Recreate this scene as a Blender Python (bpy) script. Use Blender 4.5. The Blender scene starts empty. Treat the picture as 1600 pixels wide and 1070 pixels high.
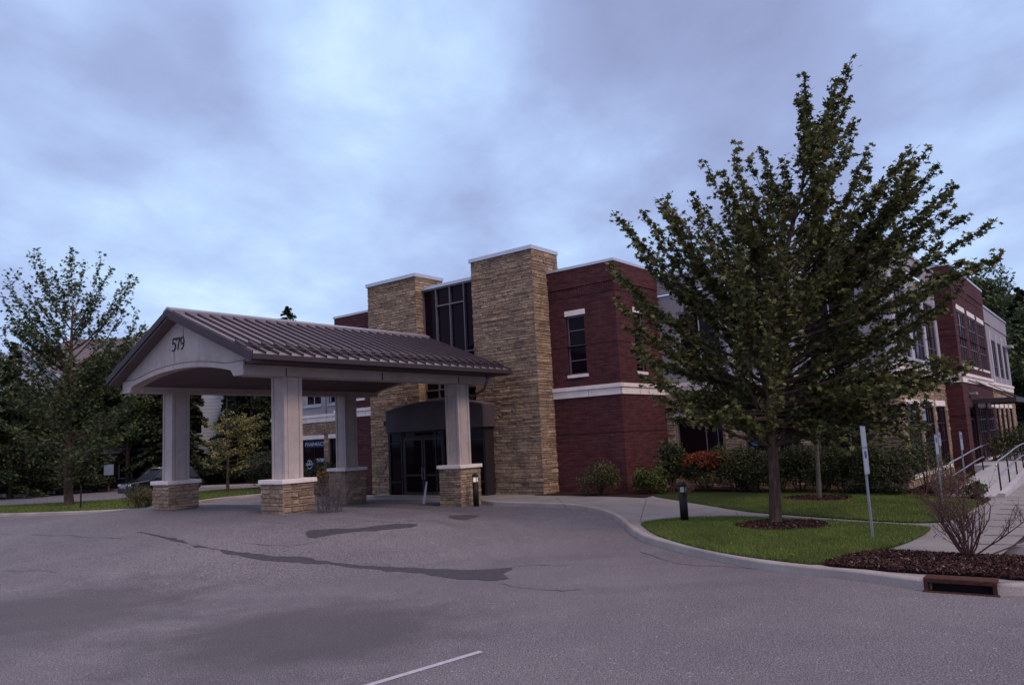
import bpy, bmesh, math, random
import numpy as np
from mathutils import Vector, Matrix
R = math.radians
sc = bpy.context.scene
C = sc.collection
rnd = random.Random(7)

# ------------------------------------------------------------------ camera
EYE = Vector((0, 0, 2.35))
FPX, PITCH, ROLL, YAW = 1198.86, .1267076, -.0494796, .9064789   # focal in px of the 1600 px photo
_f = Vector((0, math.cos(PITCH), math.sin(PITCH)))
_u = Vector((0, -math.sin(PITCH), math.cos(PITCH)))
_r = Vector((1, 0, 0))
RT = math.cos(ROLL) * _r + math.sin(ROLL) * _u
UP = -math.sin(ROLL) * _r + math.cos(ROLL) * _u
cam = bpy.data.cameras.new("camera")
cam.sensor_width = 36; cam.sensor_fit = 'HORIZONTAL'
cam.lens = FPX / 1600 * 36
cam.clip_start = .1; cam.clip_end = 3000
co = bpy.data.objects.new("camera", cam); C.objects.link(co)
m = Matrix((RT, UP, -_f)).transposed().to_4x4(); m.translation = EYE
co.matrix_world = m
sc.camera = co

# ------------------------------------------------------------------ world, sun, exposure
SUN_DIR = Vector((.53, -.62, .74)).normalized()
w = bpy.data.worlds.new("World"); sc.world = w; w.use_nodes = True
nt = w.node_tree; N = nt.nodes; Lk = nt.links
bg = N["Background"]; bg.inputs[1].default_value = .1
sky = N.new("ShaderNodeTexSky"); sky.sky_type = 'NISHITA'; sky.sun_disc = False
sky.sun_elevation = math.asin(SUN_DIR.z); sky.sun_rotation = math.atan2(SUN_DIR.x, SUN_DIR.y)
sky.dust_density = 3
tc = N.new("ShaderNodeTexCoord")
sep = N.new("ShaderNodeSeparateXYZ"); Lk.new(tc.outputs['Generated'], sep.inputs[0])
zz = N.new("ShaderNodeMath"); zz.operation = 'MAXIMUM'; zz.inputs[1].default_value = 0; Lk.new(sep.outputs[2], zz.inputs[0])
za = N.new("ShaderNodeMath"); za.operation = 'ADD'; za.inputs[1].default_value = .22; Lk.new(zz.outputs[0], za.inputs[0])
dv = N.new("ShaderNodeVectorMath"); dv.operation = 'DIVIDE'
cb = N.new("ShaderNodeCombineXYZ")
for i in range(3): Lk.new(za.outputs[0], cb.inputs[i])
Lk.new(tc.outputs['Generated'], dv.inputs[0]); Lk.new(cb.outputs[0], dv.inputs[1])
mp = N.new("ShaderNodeMapping"); mp.inputs['Scale'].default_value = (1.0, .75, 0.3); mp.inputs['Location'].default_value = (3.3, 1.9, 0)
mp.inputs['Rotation'].default_value = (0, 0, .5)
Lk.new(dv.outputs[0], mp.inputs[0])
n1 = N.new("ShaderNodeTexNoise"); n1.inputs['Scale'].default_value = 1.0; n1.inputs['Detail'].default_value = 5; n1.inputs['Roughness'].default_value = .45; n1.inputs['Distortion'].default_value = .25
Lk.new(mp.outputs[0], n1.inputs['Vector'])
cr = N.new("ShaderNodeValToRGB")
el = cr.color_ramp.elements
el[0].position = .20; el[0].color = (2.8, 3.3, 5.5, 1)
el[1].position = .74; el[1].color = (7.4, 9.6, 11.6, 1)
e = el.new(.43); e.color = (3.85, 4.75, 7.8, 1)
e = el.new(.52); e.color = (4.6, 5.95, 9.4, 1)
e = el.new(.62); e.color = (5.5, 7.4, 10.8, 1)
# broad bright breaks and darker banks of the cloud cover, by compass direction
fac = n1.outputs[0]
n2 = N.new("ShaderNodeTexNoise"); n2.inputs['Scale'].default_value = 3.6; n2.inputs['Detail'].default_value = 8; n2.inputs['Roughness'].default_value = .55; n2.inputs['Distortion'].default_value = .15
Lk.new(mp.outputs[0], n2.inputs['Vector'])
def _m(op, a, b):
    nd = N.new("ShaderNodeMath"); nd.operation = op
    for i, v in enumerate((a, b)):
        if isinstance(v, (int, float)): nd.inputs[i].default_value = v
        else: Lk.new(v, nd.inputs[i])
    return nd.outputs[0]
fac = _m('ADD', _m('MULTIPLY', fac, .55), _m('MULTIPLY', n2.outputs[0], .45))
def _dir(px_, py_): return (RT * (px_ - 800) - UP * (py_ - 535) + _f * FPX).normalized()
for (x_, y_, k_, a_) in ((640, 60, .17, 13), (940, 330, .17, 10), (480, 330, .10, 13), (1080, 170, -.17, 17), (150, 80, .07, 16), (40, 330, .03, 12), (1480, 60, .03, 12), (330, 60, .03, 12), (1500, 330, .04, 10), (300, 210, -.08, 11)):
    d_ = N.new("ShaderNodeVectorMath"); d_.operation = 'DOT_PRODUCT'; Lk.new(tc.outputs['Generated'], d_.inputs[0]); d_.inputs[1].default_value = _dir(x_, y_)
    mr = N.new("ShaderNodeMapRange"); mr.interpolation_type = 'SMOOTHSTEP'; mr.inputs['From Min'].default_value = math.cos(R(a_)); mr.inputs['From Max'].default_value = 1
    mr.inputs['To Min'].default_value = 0; mr.inputs['To Max'].default_value = k_; Lk.new(d_.outputs['Value'], mr.inputs['Value']); fac = _m('ADD', fac, mr.outputs[0])
Lk.new(fac, cr.inputs[0])
mx = N.new("ShaderNodeMix"); mx.data_type = 'RGBA'; mx.inputs[0].default_value = .93
Lk.new(sky.outputs[0], mx.inputs[6]); Lk.new(cr.outputs[0], mx.inputs[7])
# overcast luminance rises towards the zenith, well above the framed part
mz = N.new("ShaderNodeMapRange"); mz.interpolation_type = 'SMOOTHSTEP'; mz.inputs['From Min'].default_value = .55; mz.inputs['From Max'].default_value = .95; Lk.new(zz.outputs[0], mz.inputs['Value'])
mz2 = N.new("ShaderNodeMix"); mz2.data_type = 'RGBA'; Lk.new(mz.outputs[0], mz2.inputs[0]); Lk.new(mx.outputs[2], mz2.inputs[6]); mz2.inputs[7].default_value = (11.5, 10.6, 12.0, 1)
Lk.new(mz2.outputs[2], bg.inputs[0])

sl = bpy.data.lights.new("sun", 'SUN'); sl.energy = 1.5; sl.angle = R(18); sl.color = (1, .80, .66)
so = bpy.data.objects.new("sun", sl); C.objects.link(so)
so.rotation_euler = SUN_DIR.to_track_quat('Z', 'Y').to_euler(); so.location = (10, -10, 30)
sc.view_settings.view_transform = 'Standard'; sc.view_settings.look = 'None'
sc.view_settings.gamma = 1; sc.view_settings.exposure = 0
sc.render.engine = 'CYCLES'

# ------------------------------------------------------------------ frames
BX = Vector((math.cos(YAW), math.sin(YAW), 0))     # building x ("b")
AX = Vector((-math.sin(YAW), math.cos(YAW), 0))    # building y ("a")
def W(b, a, z=0): return BX * b + AX * a + Vector((0, 0, z))
def ss(t, a, b):
    t = min(1, max(0, (t - a) / (b - a))); return t * t * (3 - 2 * t)
def H(x, y):
    "height of the paved ground: a low crown under the canopy, a slight rise to the entrance"
    b = x * BX.x + y * BX.y; a = x * AX.x + y * AX.y
    h = .17 * ss(b, 14, 20) * ss(a, 8, 14) * (1 - ss(a, 32, 40))
    aa = min(25.4, max(17.8, a)); d = math.hypot(a - aa, b - 12.9)
    return max(h, .66 * (1 - ss(d, 1.3, 7.5)))
def ray(px, py):
    return (RT * (px - 800) - UP * (py - 535) + _f * FPX).normalized()
def G(px, py, dz=0):
    "point of the ground seen at a photo pixel"
    d = ray(px, py); z = dz; 
    for k in range(14):
        t = (z - EYE.z) / d.z; p = EYE + d * t; z = .5 * z + .5 * (H(p.x, p.y) + dz)
    return Vector((p.x, p.y, z))
def at(px, py, dist):
    "point on the pixel's ray at a horizontal distance"
    d = ray(px, py); return EYE + d * (dist / math.hypot(d.x, d.y))

# ------------------------------------------------------------------ materials
MATS = {}
class NB:
    def __init__(s, name):
        s.m = bpy.data.materials.new(name); s.m.use_nodes = True; s.t = s.m.node_tree; s.n = s.t.nodes; s.l = s.t.links
        s.b = s.n["Principled BSDF"]; s.out = s.n["Material Output"]; MATS[name] = s.m
        s.tc = s.n.new("ShaderNodeTexCoord")
    def node(s, ty, **kw):
        nd = s.n.new(ty)
        for k, v in kw.items():
            if k.startswith('i_'):
                nd.inputs[k[2:].replace('_', ' ')].default_value = v
            else: setattr(nd, k, v)
        return nd
    def link(s, a, b): s.l.new(a, b)
    def noise(s, scale, detail=3, rough=.5, vec=None, dist=0):
        nd = s.node("ShaderNodeTexNoise", i_Scale=scale, i_Detail=detail, i_Roughness=rough, i_Distortion=dist)
        s.link(vec if vec is not None else s.tc.outputs['Object'], nd.inputs['Vector']); return nd.outputs[0]
    def scaled(s, sc_, vec=None):
        nd = s.node("ShaderNodeMapping"); nd.inputs['Scale'].default_value = sc_
        s.link(vec if vec is not None else s.tc.outputs['Object'], nd.inputs[0]); return nd.outputs[0]
    def ramp(s, fac, stops):
        nd = s.n.new("ShaderNodeValToRGB"); e = nd.color_ramp.elements
        e[0].position, e[0].color = stops[0][0], (*stops[0][1], 1)
        e[1].position, e[1].color = stops[-1][0], (*stops[-1][1], 1)
        for p, c in stops[1:-1]:
            q = e.new(p); q.color = (*c, 1)
        s.link(fac, nd.inputs[0]); return nd.outputs[0]
    def mix(s, a, b, fac, blend='MIX'):
        nd = s.node("ShaderNodeMix", data_type='RGBA', blend_type=blend)
        for inp, v in ((nd.inputs[0], fac), (nd.inputs[6], a), (nd.inputs[7], b)):
            if isinstance(v, (int, float)): inp.default_value = v
            elif isinstance(v, tuple): inp.default_value = (*v, 1)
            else: s.link(v, inp)
        return nd.outputs[2]
    def math(s, op, a, b=None, c=None):
        nd = s.node("ShaderNodeMath", operation=op)
        for i, v in enumerate((a, b, c)):
            if v is None: continue
            if isinstance(v, (int, float)): nd.inputs[i].default_value = v
            else: s.link(v, nd.inputs[i])
        return nd.outputs[0]
    def color(s, c):
        if isinstance(c, tuple): s.b.inputs['Base Color'].default_value = (*c, 1)
        else: s.link(c, s.b.inputs['Base Color'])
    def bump(s, h, strength=.4, dist=.02):
        nd = s.node("ShaderNodeBump", i_Strength=strength, i_Distance=dist); s.link(h, nd.inputs['Height']); s.link(nd.outputs[0], s.b.inputs['Normal'])
    def set(s, rough=.8, metal=0, spec=.3):
        s.b.inputs['Roughness'].default_value = rough; s.b.inputs['Metallic'].default_value = metal; s.b.inputs['Specular IOR Level'].default_value = spec

def plain(name, col, rough=.7, metal=0, var=.15, scale=3, bump=.15, spec=.35, bscale=60):
    s = NB(name); s.set(rough, metal, spec)
    d = tuple(c * (1 - var) for c in col); l = tuple(min(1, c * (1 + var)) for c in col)
    s.color(s.ramp(s.noise(scale, 5, .6), [(.3, d), (.7, l)]))
    if bump: s.bump(s.noise(bscale, 3), bump, .004)
    return s.m
def wallvec(s):
    "u along the wall, v up: picks local x or y from the face normal"
    sp = s.node("ShaderNodeSeparateXYZ"); s.link(s.tc.outputs['Object'], sp.inputs[0])
    nn = s.node("ShaderNodeSeparateXYZ"); s.link(s.tc.outputs['Normal'], nn.inputs[0])
    f = s.math('GREATER_THAN', s.math('ABSOLUTE', nn.outputs[1]), .7)
    u = s.math('ADD', s.math('MULTIPLY', sp.outputs[0], f), s.math('MULTIPLY', sp.outputs[1], s.math('SUBTRACT', 1, f)))
    cbn = s.node("ShaderNodeCombineXYZ"); s.link(u, cbn.inputs[0]); s.link(sp.outputs[2], cbn.inputs[1]); return cbn.outputs[0], sp

def mk_brick():
    s = NB("red_brick"); s.set(.85, 0, .2); v, sp = wallvec(s)
    br = s.node("ShaderNodeTexBrick"); br.inputs['Scale'].default_value = 1
    br.inputs['Color1'].default_value = (.105, .036, .040, 1); br.inputs['Color2'].default_value = (.076, .027, .030, 1); br.inputs['Mortar'].default_value = (.060, .022, .025, 1)
    br.inputs['Mortar Size'].default_value = .009; br.inputs['Brick Width'].default_value = .40; br.inputs['Row Height'].default_value = .10; br.inputs['Mortar Smooth'].default_value = .1
    s.link(v, br.inputs['Vector'])
    n = s.noise(1, 4, .6, s.scaled((2.2, 9, 1), v))
    n2 = s.noise(.35, 3, .6)
    c = s.mix(br.outputs[0], s.ramp(n, [(.3, (.55, .5, .52)), (.7, (1.35, 1.3, 1.25))]), 1.0, 'MULTIPLY')
    c = s.mix(c, s.ramp(n2, [(.3, (.85, .85, .87)), (.7, (1.12, 1.1, 1.1))]), 1.0, 'MULTIPLY')
    s.color(c); s.bump(s.math('SUBTRACT', s.noise(25, 3, .6, v), s.math('MULTIPLY', br.outputs[1], 1.5)), .5, .01)
def mk_stone(name, cols, seed=0):
    s = NB(name); s.set(.9, 0, .2)
    g = s.node("ShaderNodeNewGeometry")
    c = s.ramp(g.outputs['Random Per Island'], cols)
    n = s.noise(9, 5, .65); n3 = s.noise(1.1, 3, .5)
    c = s.mix(c, s.ramp(n, [(.25, (.55, .52, .5)), (.5, (1, 1, 1)), (.75, (1.35, 1.3, 1.25))]), 1.0, 'MULTIPLY')
    c = s.mix(c, s.ramp(n3, [(.3, (.8, .8, .82)), (.7, (1.12, 1.1, 1.05))]), 1.0, 'MULTIPLY')
    s.color(c); s.bump(s.noise(14, 6, .7), .9, .03)
mk_brick()
mk_stone("tan_stone", [(0, (.22, .145, .105)), (.2, (.36, .25, .175)), (.4, (.29, .195, .145)), (.6, (.44, .32, .225)), (.8, (.33, .23, .165)), (1, (.25, .18, .145))])
plain("mortar", (.22, .16, .13), .95, 0, .2, 8)
plain("dark_gap", (.02, .012, .014), .9, 0, .1)
plain("limestone", (.80, .68, .64), .75, 0, .12, 2.5, .12)
plain("grey_stucco", (.30, .27, .30), .9, 0, .08, 1.2, .25, bscale=90)
plain("door_metal", (.045, .032, .035), .5, .2, .1, 4, 0)
plain("white_trim", (.42, .41, .46), .6, 0, .08, 2)
plain("dark_bronze", (.030, .022, .024), .45, .3, .1, 4, 0)
plain("mullion_metal", (.17, .13, .15), .45, .3, .1, 4, 0)
plain("fascia_panel", (.075, .055, .062), .6, 0, .12, 1.5, .05)
plain("brown_panel", (.022, .015, .017), .6, 0, .12, 1.5, .05)
plain("coping_metal", (.55, .55, .60), .35, .4, .08, 2, 0)
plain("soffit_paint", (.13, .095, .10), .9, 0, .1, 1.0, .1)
def mk_eifs():
    s = NB("canopy_stucco"); s.set(.88, 0, .25)
    n = s.noise(.9, 4, .6); base = s.ramp(n, [(.3, (.42, .345, .33)), (.7, (.50, .425, .40))])
    st = s.noise(1, 4, .6, s.scaled((7, 7, .35)))
    base = s.mix(base, (.25, .21, .215), s.math('MULTIPLY', s.ramp(st, [(.58, (0, 0, 0)), (.8, (1, 1, 1))]), .45))
    gr = s.noise(2.4, 5, .7); base = s.mix(base, s.ramp(gr, [(.3, (.86, .84, .84)), (.7, (1.06, 1.05, 1.04))]), 1.0, 'MULTIPLY')
    s.color(base); s.bump(s.noise(120, 3), .2, .003)
mk_eifs()
def mk_stain():
    s = NB("stained_stucco"); s.set(.88, 0, .25); s.color((.16, .13, .14))
mk_stain()
def mk_glass():
    s = NB("dark_glass"); s.b.inputs['IOR'].default_value = 1.45; s.set(.05, 0, .10); s.color((.012, .005, .009))
    s.bump(s.noise(.7, 2), .08, .02)
mk_glass()
def mk_roof():
    s = NB("standing_seam_metal"); s.set(.42, .5, .5)
    n = s.noise(.8, 4, .6)
    s.color(s.ramp(n, [(.3, (.25, .20, .22)), (.7, (.32, .26, .285))]))
    s.b.inputs['Roughness'].default_value = .42
mk_roof()
plain("shaded_rib_metal", (.07, .05, .06), .5, .4, .1, 3, 0)  # darker than the roof panels: shade on the rib sides put into the colour
plain("roof_trim", (.050, .034, .040), .6, .1, .1, 3, 0)
def mk_asphalt():
    s = NB("asphalt"); s.set(.82, 0, .28)
    P = s.tc.outputs['Object']
    f = s.noise(62, 3, .85); f2 = s.noise(38, 2, .7); g = s.noise(.22, 4, .55); g2 = s.noise(1.3, 4, .6)
    vo = s.node("ShaderNodeTexVoronoi", i_Scale=42.0); s.link(P, vo.inputs['Vector'])
    c = s.ramp(f, [(.36, (.036, .031, .036)), (.5, (.122, .106, .120)), (.62, (.36, .32, .345))])
    c = s.mix(c, s.ramp(vo.outputs['Color'], [(.0, (.72, .72, .72)), (.88, (1.1, 1.1, 1.1)), (1.0, (2.4, 2.3, 2.35))]), .9, 'MULTIPLY')
    c = s.mix(c, s.ramp(f2, [(.35, (.82, .82, .82)), (.65, (1.16, 1.16, 1.16))]), 1.0, 'MULTIPLY')
    c = s.mix(c, s.ramp(g, [(.35, (.86, .85, .87)), (.65, (1.1, 1.1, 1.08))]), 1.0, 'MULTIPLY')
    c = s.mix(c, s.ramp(g2, [(.3, (.92, .92, .93)), (.7, (1.07, 1.07, 1.06))]), 1.0, 'MULTIPLY')
    for (x, y, rx, ry, k) in BLOTCH:       # soft-edged darker areas of the asphalt
        mpn = s.node("ShaderNodeMapping"); mpn.inputs['Location'].default_value = (-x / rx, -y / ry, 0); mpn.inputs['Scale'].default_value = (1 / rx, 1 / ry, 1)
        s.link(P, mpn.inputs[0]); ln = s.node("ShaderNodeVectorMath", operation='LENGTH'); s.link(mpn.outputs[0], ln.inputs[0])
        d = s.math('ADD', ln.outputs['Value'], s.math('MULTIPLY', s.math('SUBTRACT', g2, .5), .9))
        mask = s.ramp(d, [(.45, (1, 1, 1)), (1.05, (0, 0, 0))])
        c = s.mix(c, (.056, .047, .055), s.math('MULTIPLY', mask, k))
    s.color(c); s.bump(s.noise(70, 3, .7), .55, .006)
q1 = G(470, 990); q2 = G(60, 960); q_shade = G(610, 800)
BLOTCH = [(q1.x, q1.y, 2.8, 2.5, .62), (q2.x, q2.y, 3.2, 3.2, .55), (q_shade.x, q_shade.y, 4.2, 2.2, .45), (G(900, 870).x, G(900, 870).y, 3.4, .5, .16), (G(1080, 915).x, G(1080, 915).y, 2.6, .4, .16)]  # the spot by the entrance is canopy shade painted into the asphalt
mk_asphalt()
plain("tar", (.048, .040, .047), .6, 0, .3, 9, .3)
plain("road_paint", (.40, .37, .42), .8, 0, .25, 30, .3)
def mk_conc(name, a, b, rough=.88):
    s = NB(name); s.set(rough, 0, .25)
    c = s.ramp(s.noise(1.1, 6, .62), [(.3, a), (.7, b)])
    c = s.mix(c, s.ramp(s.noise(60, 3, .7), [(.3, (.78, .78, .78)), (.7, (1.2, 1.2, 1.2))]), 1.0, 'MULTIPLY')
    s.color(c); s.bump(s.noise(80, 3), .3, .004)
mk_conc("concrete", (.20, .175, .175), (.28, .25, .245))
mk_conc("kerb_concrete", (.26, .22, .21), (.38, .325, .31))
mk_conc("ramp_concrete", (.36, .34, .36), (.46, .44, .46))
def mk_grass():
    s = NB("lawn_soil"); s.set(.95, 0, .1)
    c = s.ramp(s.noise(14, 5, .7), [(.3, (.018, .026, .008)), (.7, (.045, .066, .018))]); s.color(c); s.bump(s.noise(60, 4), .8, .03)
mk_grass()
def leafmat(name, cols, trans=.25, rough=.6, spec=.25):
    s = NB(name); s.set(rough, 0, spec)
    g = s.node("ShaderNodeNewGeometry"); c = s.ramp(g.outputs['Random Per Island'], cols)
    c = s.mix(c, s.ramp(s.noise(.9, 3), [(.3, (.75, .78, .8)), (.7, (1.25, 1.2, 1.1))]), 1.0, 'MULTIPLY')
    s.color(c)
    tr = s.node("ShaderNodeBsdfTranslucent"); s.link(c, tr.inputs[0])
    ms = s.node("ShaderNodeMixShader"); ms.inputs[0].default_value = trans
    s.link(s.b.outputs[0], ms.inputs[1]); s.link(tr.outputs[0], ms.inputs[2]); s.link(ms.outputs[0], s.out.inputs[0])
leafmat("maple_leaf", [(0, (.046, .050, .020)), (.4, (.092, .098, .036)), (.75, (.14, .142, .052)), (1, (.22, .205, .085))])
leafmat("far_leaf", [(0, (.045, .062, .032)), (.5, (.080, .102, .046)), (1, (.125, .15, .066))])
leafmat("conifer_leaf", [(0, (.022, .030, .017)), (.5, (.042, .054, .026)), (1, (.07, .084, .038))], .1)
leafmat("woods_leaf", [(0, (.032, .044, .022)), (.5, (.060, .080, .034)), (1, (.10, .12, .05))], .15)
leafmat("dogwood_leaf", [(0, (.15, .145, .05)), (.5, (.24, .22, .08)), (1, (.36, .31, .12))])
leafmat("yew_leaf", [(0, (.022, .030, .012)), (.5, (.046, .058, .022)), (1, (.09, .10, .04))], .1)
leafmat("green_shrub_leaf", [(0, (.05, .065, .018)), (.5, (.09, .11, .03)), (1, (.15, .17, .055))])
leafmat("barberry_leaf", [(0, (.09, .018, .012)), (.5, (.20, .045, .024)), (1, (.30, .09, .04))])
leafmat("brown_leaf", [(0, (.08, .042, .016)), (.5, (.17, .09, .032)), (1, (.24, .15, .05))])
leafmat("olive_leaf", [(0, (.045, .045, .02)), (.5, (.08, .078, .034)), (1, (.13, .12, .05))])
leafmat("grass_blade", [(0, (.068, .098, .022)), (.5, (.118, .170, .034)), (.82, (.17, .22, .05)), (1, (.34, .31, .13))], .3, .55)
def mk_bark():
    s = NB("bark"); s.set(.95, 0, .2); v = s.scaled((16, 16, 2.2)); n = s.noise(1.6, 6, .7, v)
    c = s.ramp(n, [(.3, (.032, .018, .015)), (.5, (.088, .054, .042)), (.72, (.16, .11, .09))])
    c = s.mix(c, s.ramp(s.noise(1.7, 3), [(.35, (.75, .8, .75)), (.65, (1.2, 1.15, 1.1))]), 1.0, 'MULTIPLY')
    s.color(c); s.bump(n, 1, .03)
mk_bark()
plain("pale_bark", (.10, .085, .068), .9, 0, .45, 12, .6, bscale=25)
plain("twig_bark", (.085, .040, .040), .9, 0, .3, 10, .3)
plain("grey_twig", (.11, .085, .09), .9, 0, .3, 10, .3)
def mk_mulch():
    s = NB("mulch_soil"); s.set(.95, 0, .15)
    v = s.node("ShaderNodeTexVoronoi", i_Scale=28.0); s.link(s.tc.outputs['Object'], v.inputs['Vector'])
    s.color(s.ramp(v.outputs['Color'], [(0, (.016, .007, .007)), (.5, (.034, .016, .014)), (1, (.06, .03, .025))])); s.bump(s.noise(35, 4, .7), 1, .04)
mk_mulch()
s_ = NB("mulch_chip"); s_.set(.9, 0, .2); g_ = s_.node("ShaderNodeNewGeometry")
s_.color(s_.ramp(g_.outputs['Random Per Island'], [(0, (.022, .008, .008)), (.6, (.045, .017, .016)), (.93, (.08, .036, .031)), (1, (.26, .19, .16))]))
s_ = NB("rusty_iron"); s_.set(.85, .2, .3)
s_.color(s_.ramp(s_.noise(16, 6, .7), [(.3, (.03, .012, .010)), (.55, (.070, .024, .018)), (.75, (.12, .050, .034))])); s_.bump(s_.noise(50, 4), .6, .01)
plain("galvanised_steel", (.30, .33, .38), .4, .55, .15, 12, .1)
plain("sign_back", (.22, .25, .30), .45, .4, .1, 9, .05)
plain("sign_blue", (.015, .02, .16), .5, 0, .05)
plain("sign_white", (.24, .27, .32), .5, 0, .05)
plain("black_metal", (.012, .009, .010), .6, .2, .1, 6, 0)
plain("stainless_rail", (.34, .33, .36), .3, .7, .08, 6, 0)
s_ = NB("lamp_lens"); s_.set(.25, 0, .5); s_.color((.42, .38, .28))
s_ = NB("lit_lens"); s_.set(.25, 0, .5); s_.color((.7, .7, .65)); s_.b.inputs['Emission Color'].default_value = (1, .93, .8, 1); s_.b.inputs['Emission Strength'].default_value = .35
plain("car_paint", (.012, .013, .02), .18, .4, .05, 2, 0, .6)
plain("car_glass", (.03, .035, .05), .08, 0, .05, 2, 0, .45)
plain("tyre_rubber", (.012, .012, .013), .85, 0, .1)
plain("rim_alloy", (.3, .3, .33), .35, .7, .1)
plain("chrome", (.5, .5, .53), .15, .9, .05, 2, 0)
plain("headlight_lens", (.45, .46, .5), .1, 0, .05, 2, 0)
plain("shingle", (.115, .088, .098), .9, 0, .25, 5, .5)
def mk_siding():
    s = NB("lap_siding"); s.set(.7, 0, .3)
    sp = s.node("ShaderNodeSeparateXYZ"); s.link(s.tc.outputs['Object'], sp.inputs[0])
    t = s.math('FRACT', s.math('MULTIPLY', sp.outputs[2], 3.6))
    s.color(s.ramp(t, [(0, (.10, .10, .13)), (.14, (.36, .38, .46)), (1, (.44, .46, .55))]))
mk_siding()
plain("house_brick", (.075, .030, .030), .9, 0, .3, 9, .3)
plain("text_white", (.42, .44, .62), .6, 0, .05)
plain("text_lavender", (.40, .40, .62), .6, 0, .05)
plain("drop_blue", (.03, .16, .55), .5, 0, .05)
plain("drop_red", (.35, .04, .05), .5, 0, .05)
plain("banner_navy", (.012, .010, .035), .35, 0, .05)
plain("interior_white", (.33, .34, .42), .6, 0, .05)
M = MATS

# ------------------------------------------------------------------ mesh helpers
class MB:
    def __init__(s): s.v = []; s.f = []; s.sm = []
    def poly(s, pts, sm=False):
        n = len(s.v); s.v += [tuple(p) for p in pts]; s.f.append(tuple(range(n, n + len(pts)))); s.sm.append(sm)
    def add(s, vs, fs, sm=False):
        n = len(s.v); s.v += [tuple(p) for p in vs]; s.f += [tuple(i + n for i in f) for f in fs]; s.sm += [sm] * len(fs)
    def box(s, x0, x1, y0, y1, z0, z1):
        if x0 > x1: x0, x1 = x1, x0
        if y0 > y1: y0, y1 = y1, y0
        s.add([(x0, y0, z0), (x1, y0, z0), (x1, y1, z0), (x0, y1, z0), (x0, y0, z1), (x1, y0, z1), (x1, y1, z1), (x0, y1, z1)],
              [(0, 3, 2, 1), (4, 5, 6, 7), (0, 1, 5, 4), (1, 2, 6, 5), (2, 3, 7, 6), (3, 0, 4, 7)])
    def hexa(s, p):   # 8 points: bottom ring then top ring
        s.add(p, [(0, 3, 2, 1), (4, 5, 6, 7), (0, 1, 5, 4), (1, 2, 6, 5), (2, 3, 7, 6), (3, 0, 4, 7)])
    def tube(s, pts, rad, n=8, cap=True):
        pts = [Vector(p) for p in pts]
        if isinstance(rad, (int, float)): rad = [rad] * len(pts)
        base = len(s.v); k = len(pts); ref = None
        for i, p in enumerate(pts):
            t = (pts[min(i + 1, k - 1)] - pts[max(i - 1, 0)])
            if t.length < 1e-9: t = Vector((0, 0, 1))
            t.normalize()
            if ref is None: ref = t.orthogonal().normalized()
            u = (ref - t * ref.dot(t))
            u = u.normalized() if u.length > 1e-6 else t.orthogonal().normalized()
            ref = u; v = t.cross(u)
            for j in range(n):
                an = 2 * math.pi * j / n; q = p + (u * math.cos(an) + v * math.sin(an)) * rad[i]; s.v.append(tuple(q))
        for i in range(k - 1):
            for j in range(n):
                a = base + i * n + j; b = base + i * n + (j + 1) % n
                s.f.append((a, b, b + n, a + n)); s.sm.append(True)
        if cap:
            s.f.append(tuple(base + j for j in range(n))[::-1]); s.sm.append(False)
            s.f.append(tuple(base + (k - 1) * n + j for j in range(n))); s.sm.append(False)
    def lathe(s, prof, c=(0, 0), n=20):
        base = len(s.v)
        for r_, z in prof:
            for j in range(n):
                an = 2 * math.pi * j / n; s.v.append((c[0] + r_ * math.cos(an), c[1] + r_ * math.sin(an), z))
        for i in range(len(prof) - 1):
            for j in range(n):
                a = base + i * n + j; b = base + i * n + (j + 1) % n
                s.f.append((a, b, b + n, a + n)); s.sm.append(True)
    def build(s, name, mat, parent=None, org=(0, 0, 0), loc=None, recalc=True, bevel=0):
        me = bpy.data.meshes.new(name)
        ox, oy, oz = org
        me.from_pydata([(x - ox, y - oy, z - oz) for x, y, z in s.v], [], s.f)
        me.polygons.foreach_set('use_smooth', s.sm)
        if recalc or bevel:
            bm = bmesh.new(); bm.from_mesh(me)
            if recalc: bmesh.ops.recalc_face_normals(bm, faces=bm.faces)
            bm.to_mesh(me); bm.free()
        mats = mat if isinstance(mat, (list, tuple)) else [mat]
        for q in mats: me.materials.append(M[q] if isinstance(q, str) else q)
        o = bpy.data.objects.new(name, me); C.objects.link(o)
        if parent: o.parent = parent
        if loc is not None: o.location = loc
        if bevel:
            md = o.modifiers.new("bevel", 'BEVEL'); md.width = bevel; md.segments = 2; md.limit_method = 'ANGLE'
        return o
def tag(o, label=None, cat=None, group=None, kind=None):
    if label: o['label'] = label
    if cat: o['category'] = cat
    if group: o['group'] = group
    if kind: o['kind'] = kind
    return o
def thing(name, label, cat, loc=(0, 0, 0), rz=0, group=None):
    o = bpy.data.objects.new(name, None); o.empty_display_size = .3; C.objects.link(o)
    o.location = loc; o.rotation_euler = (0, 0, rz); tag(o, label, cat, group); return o

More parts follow.
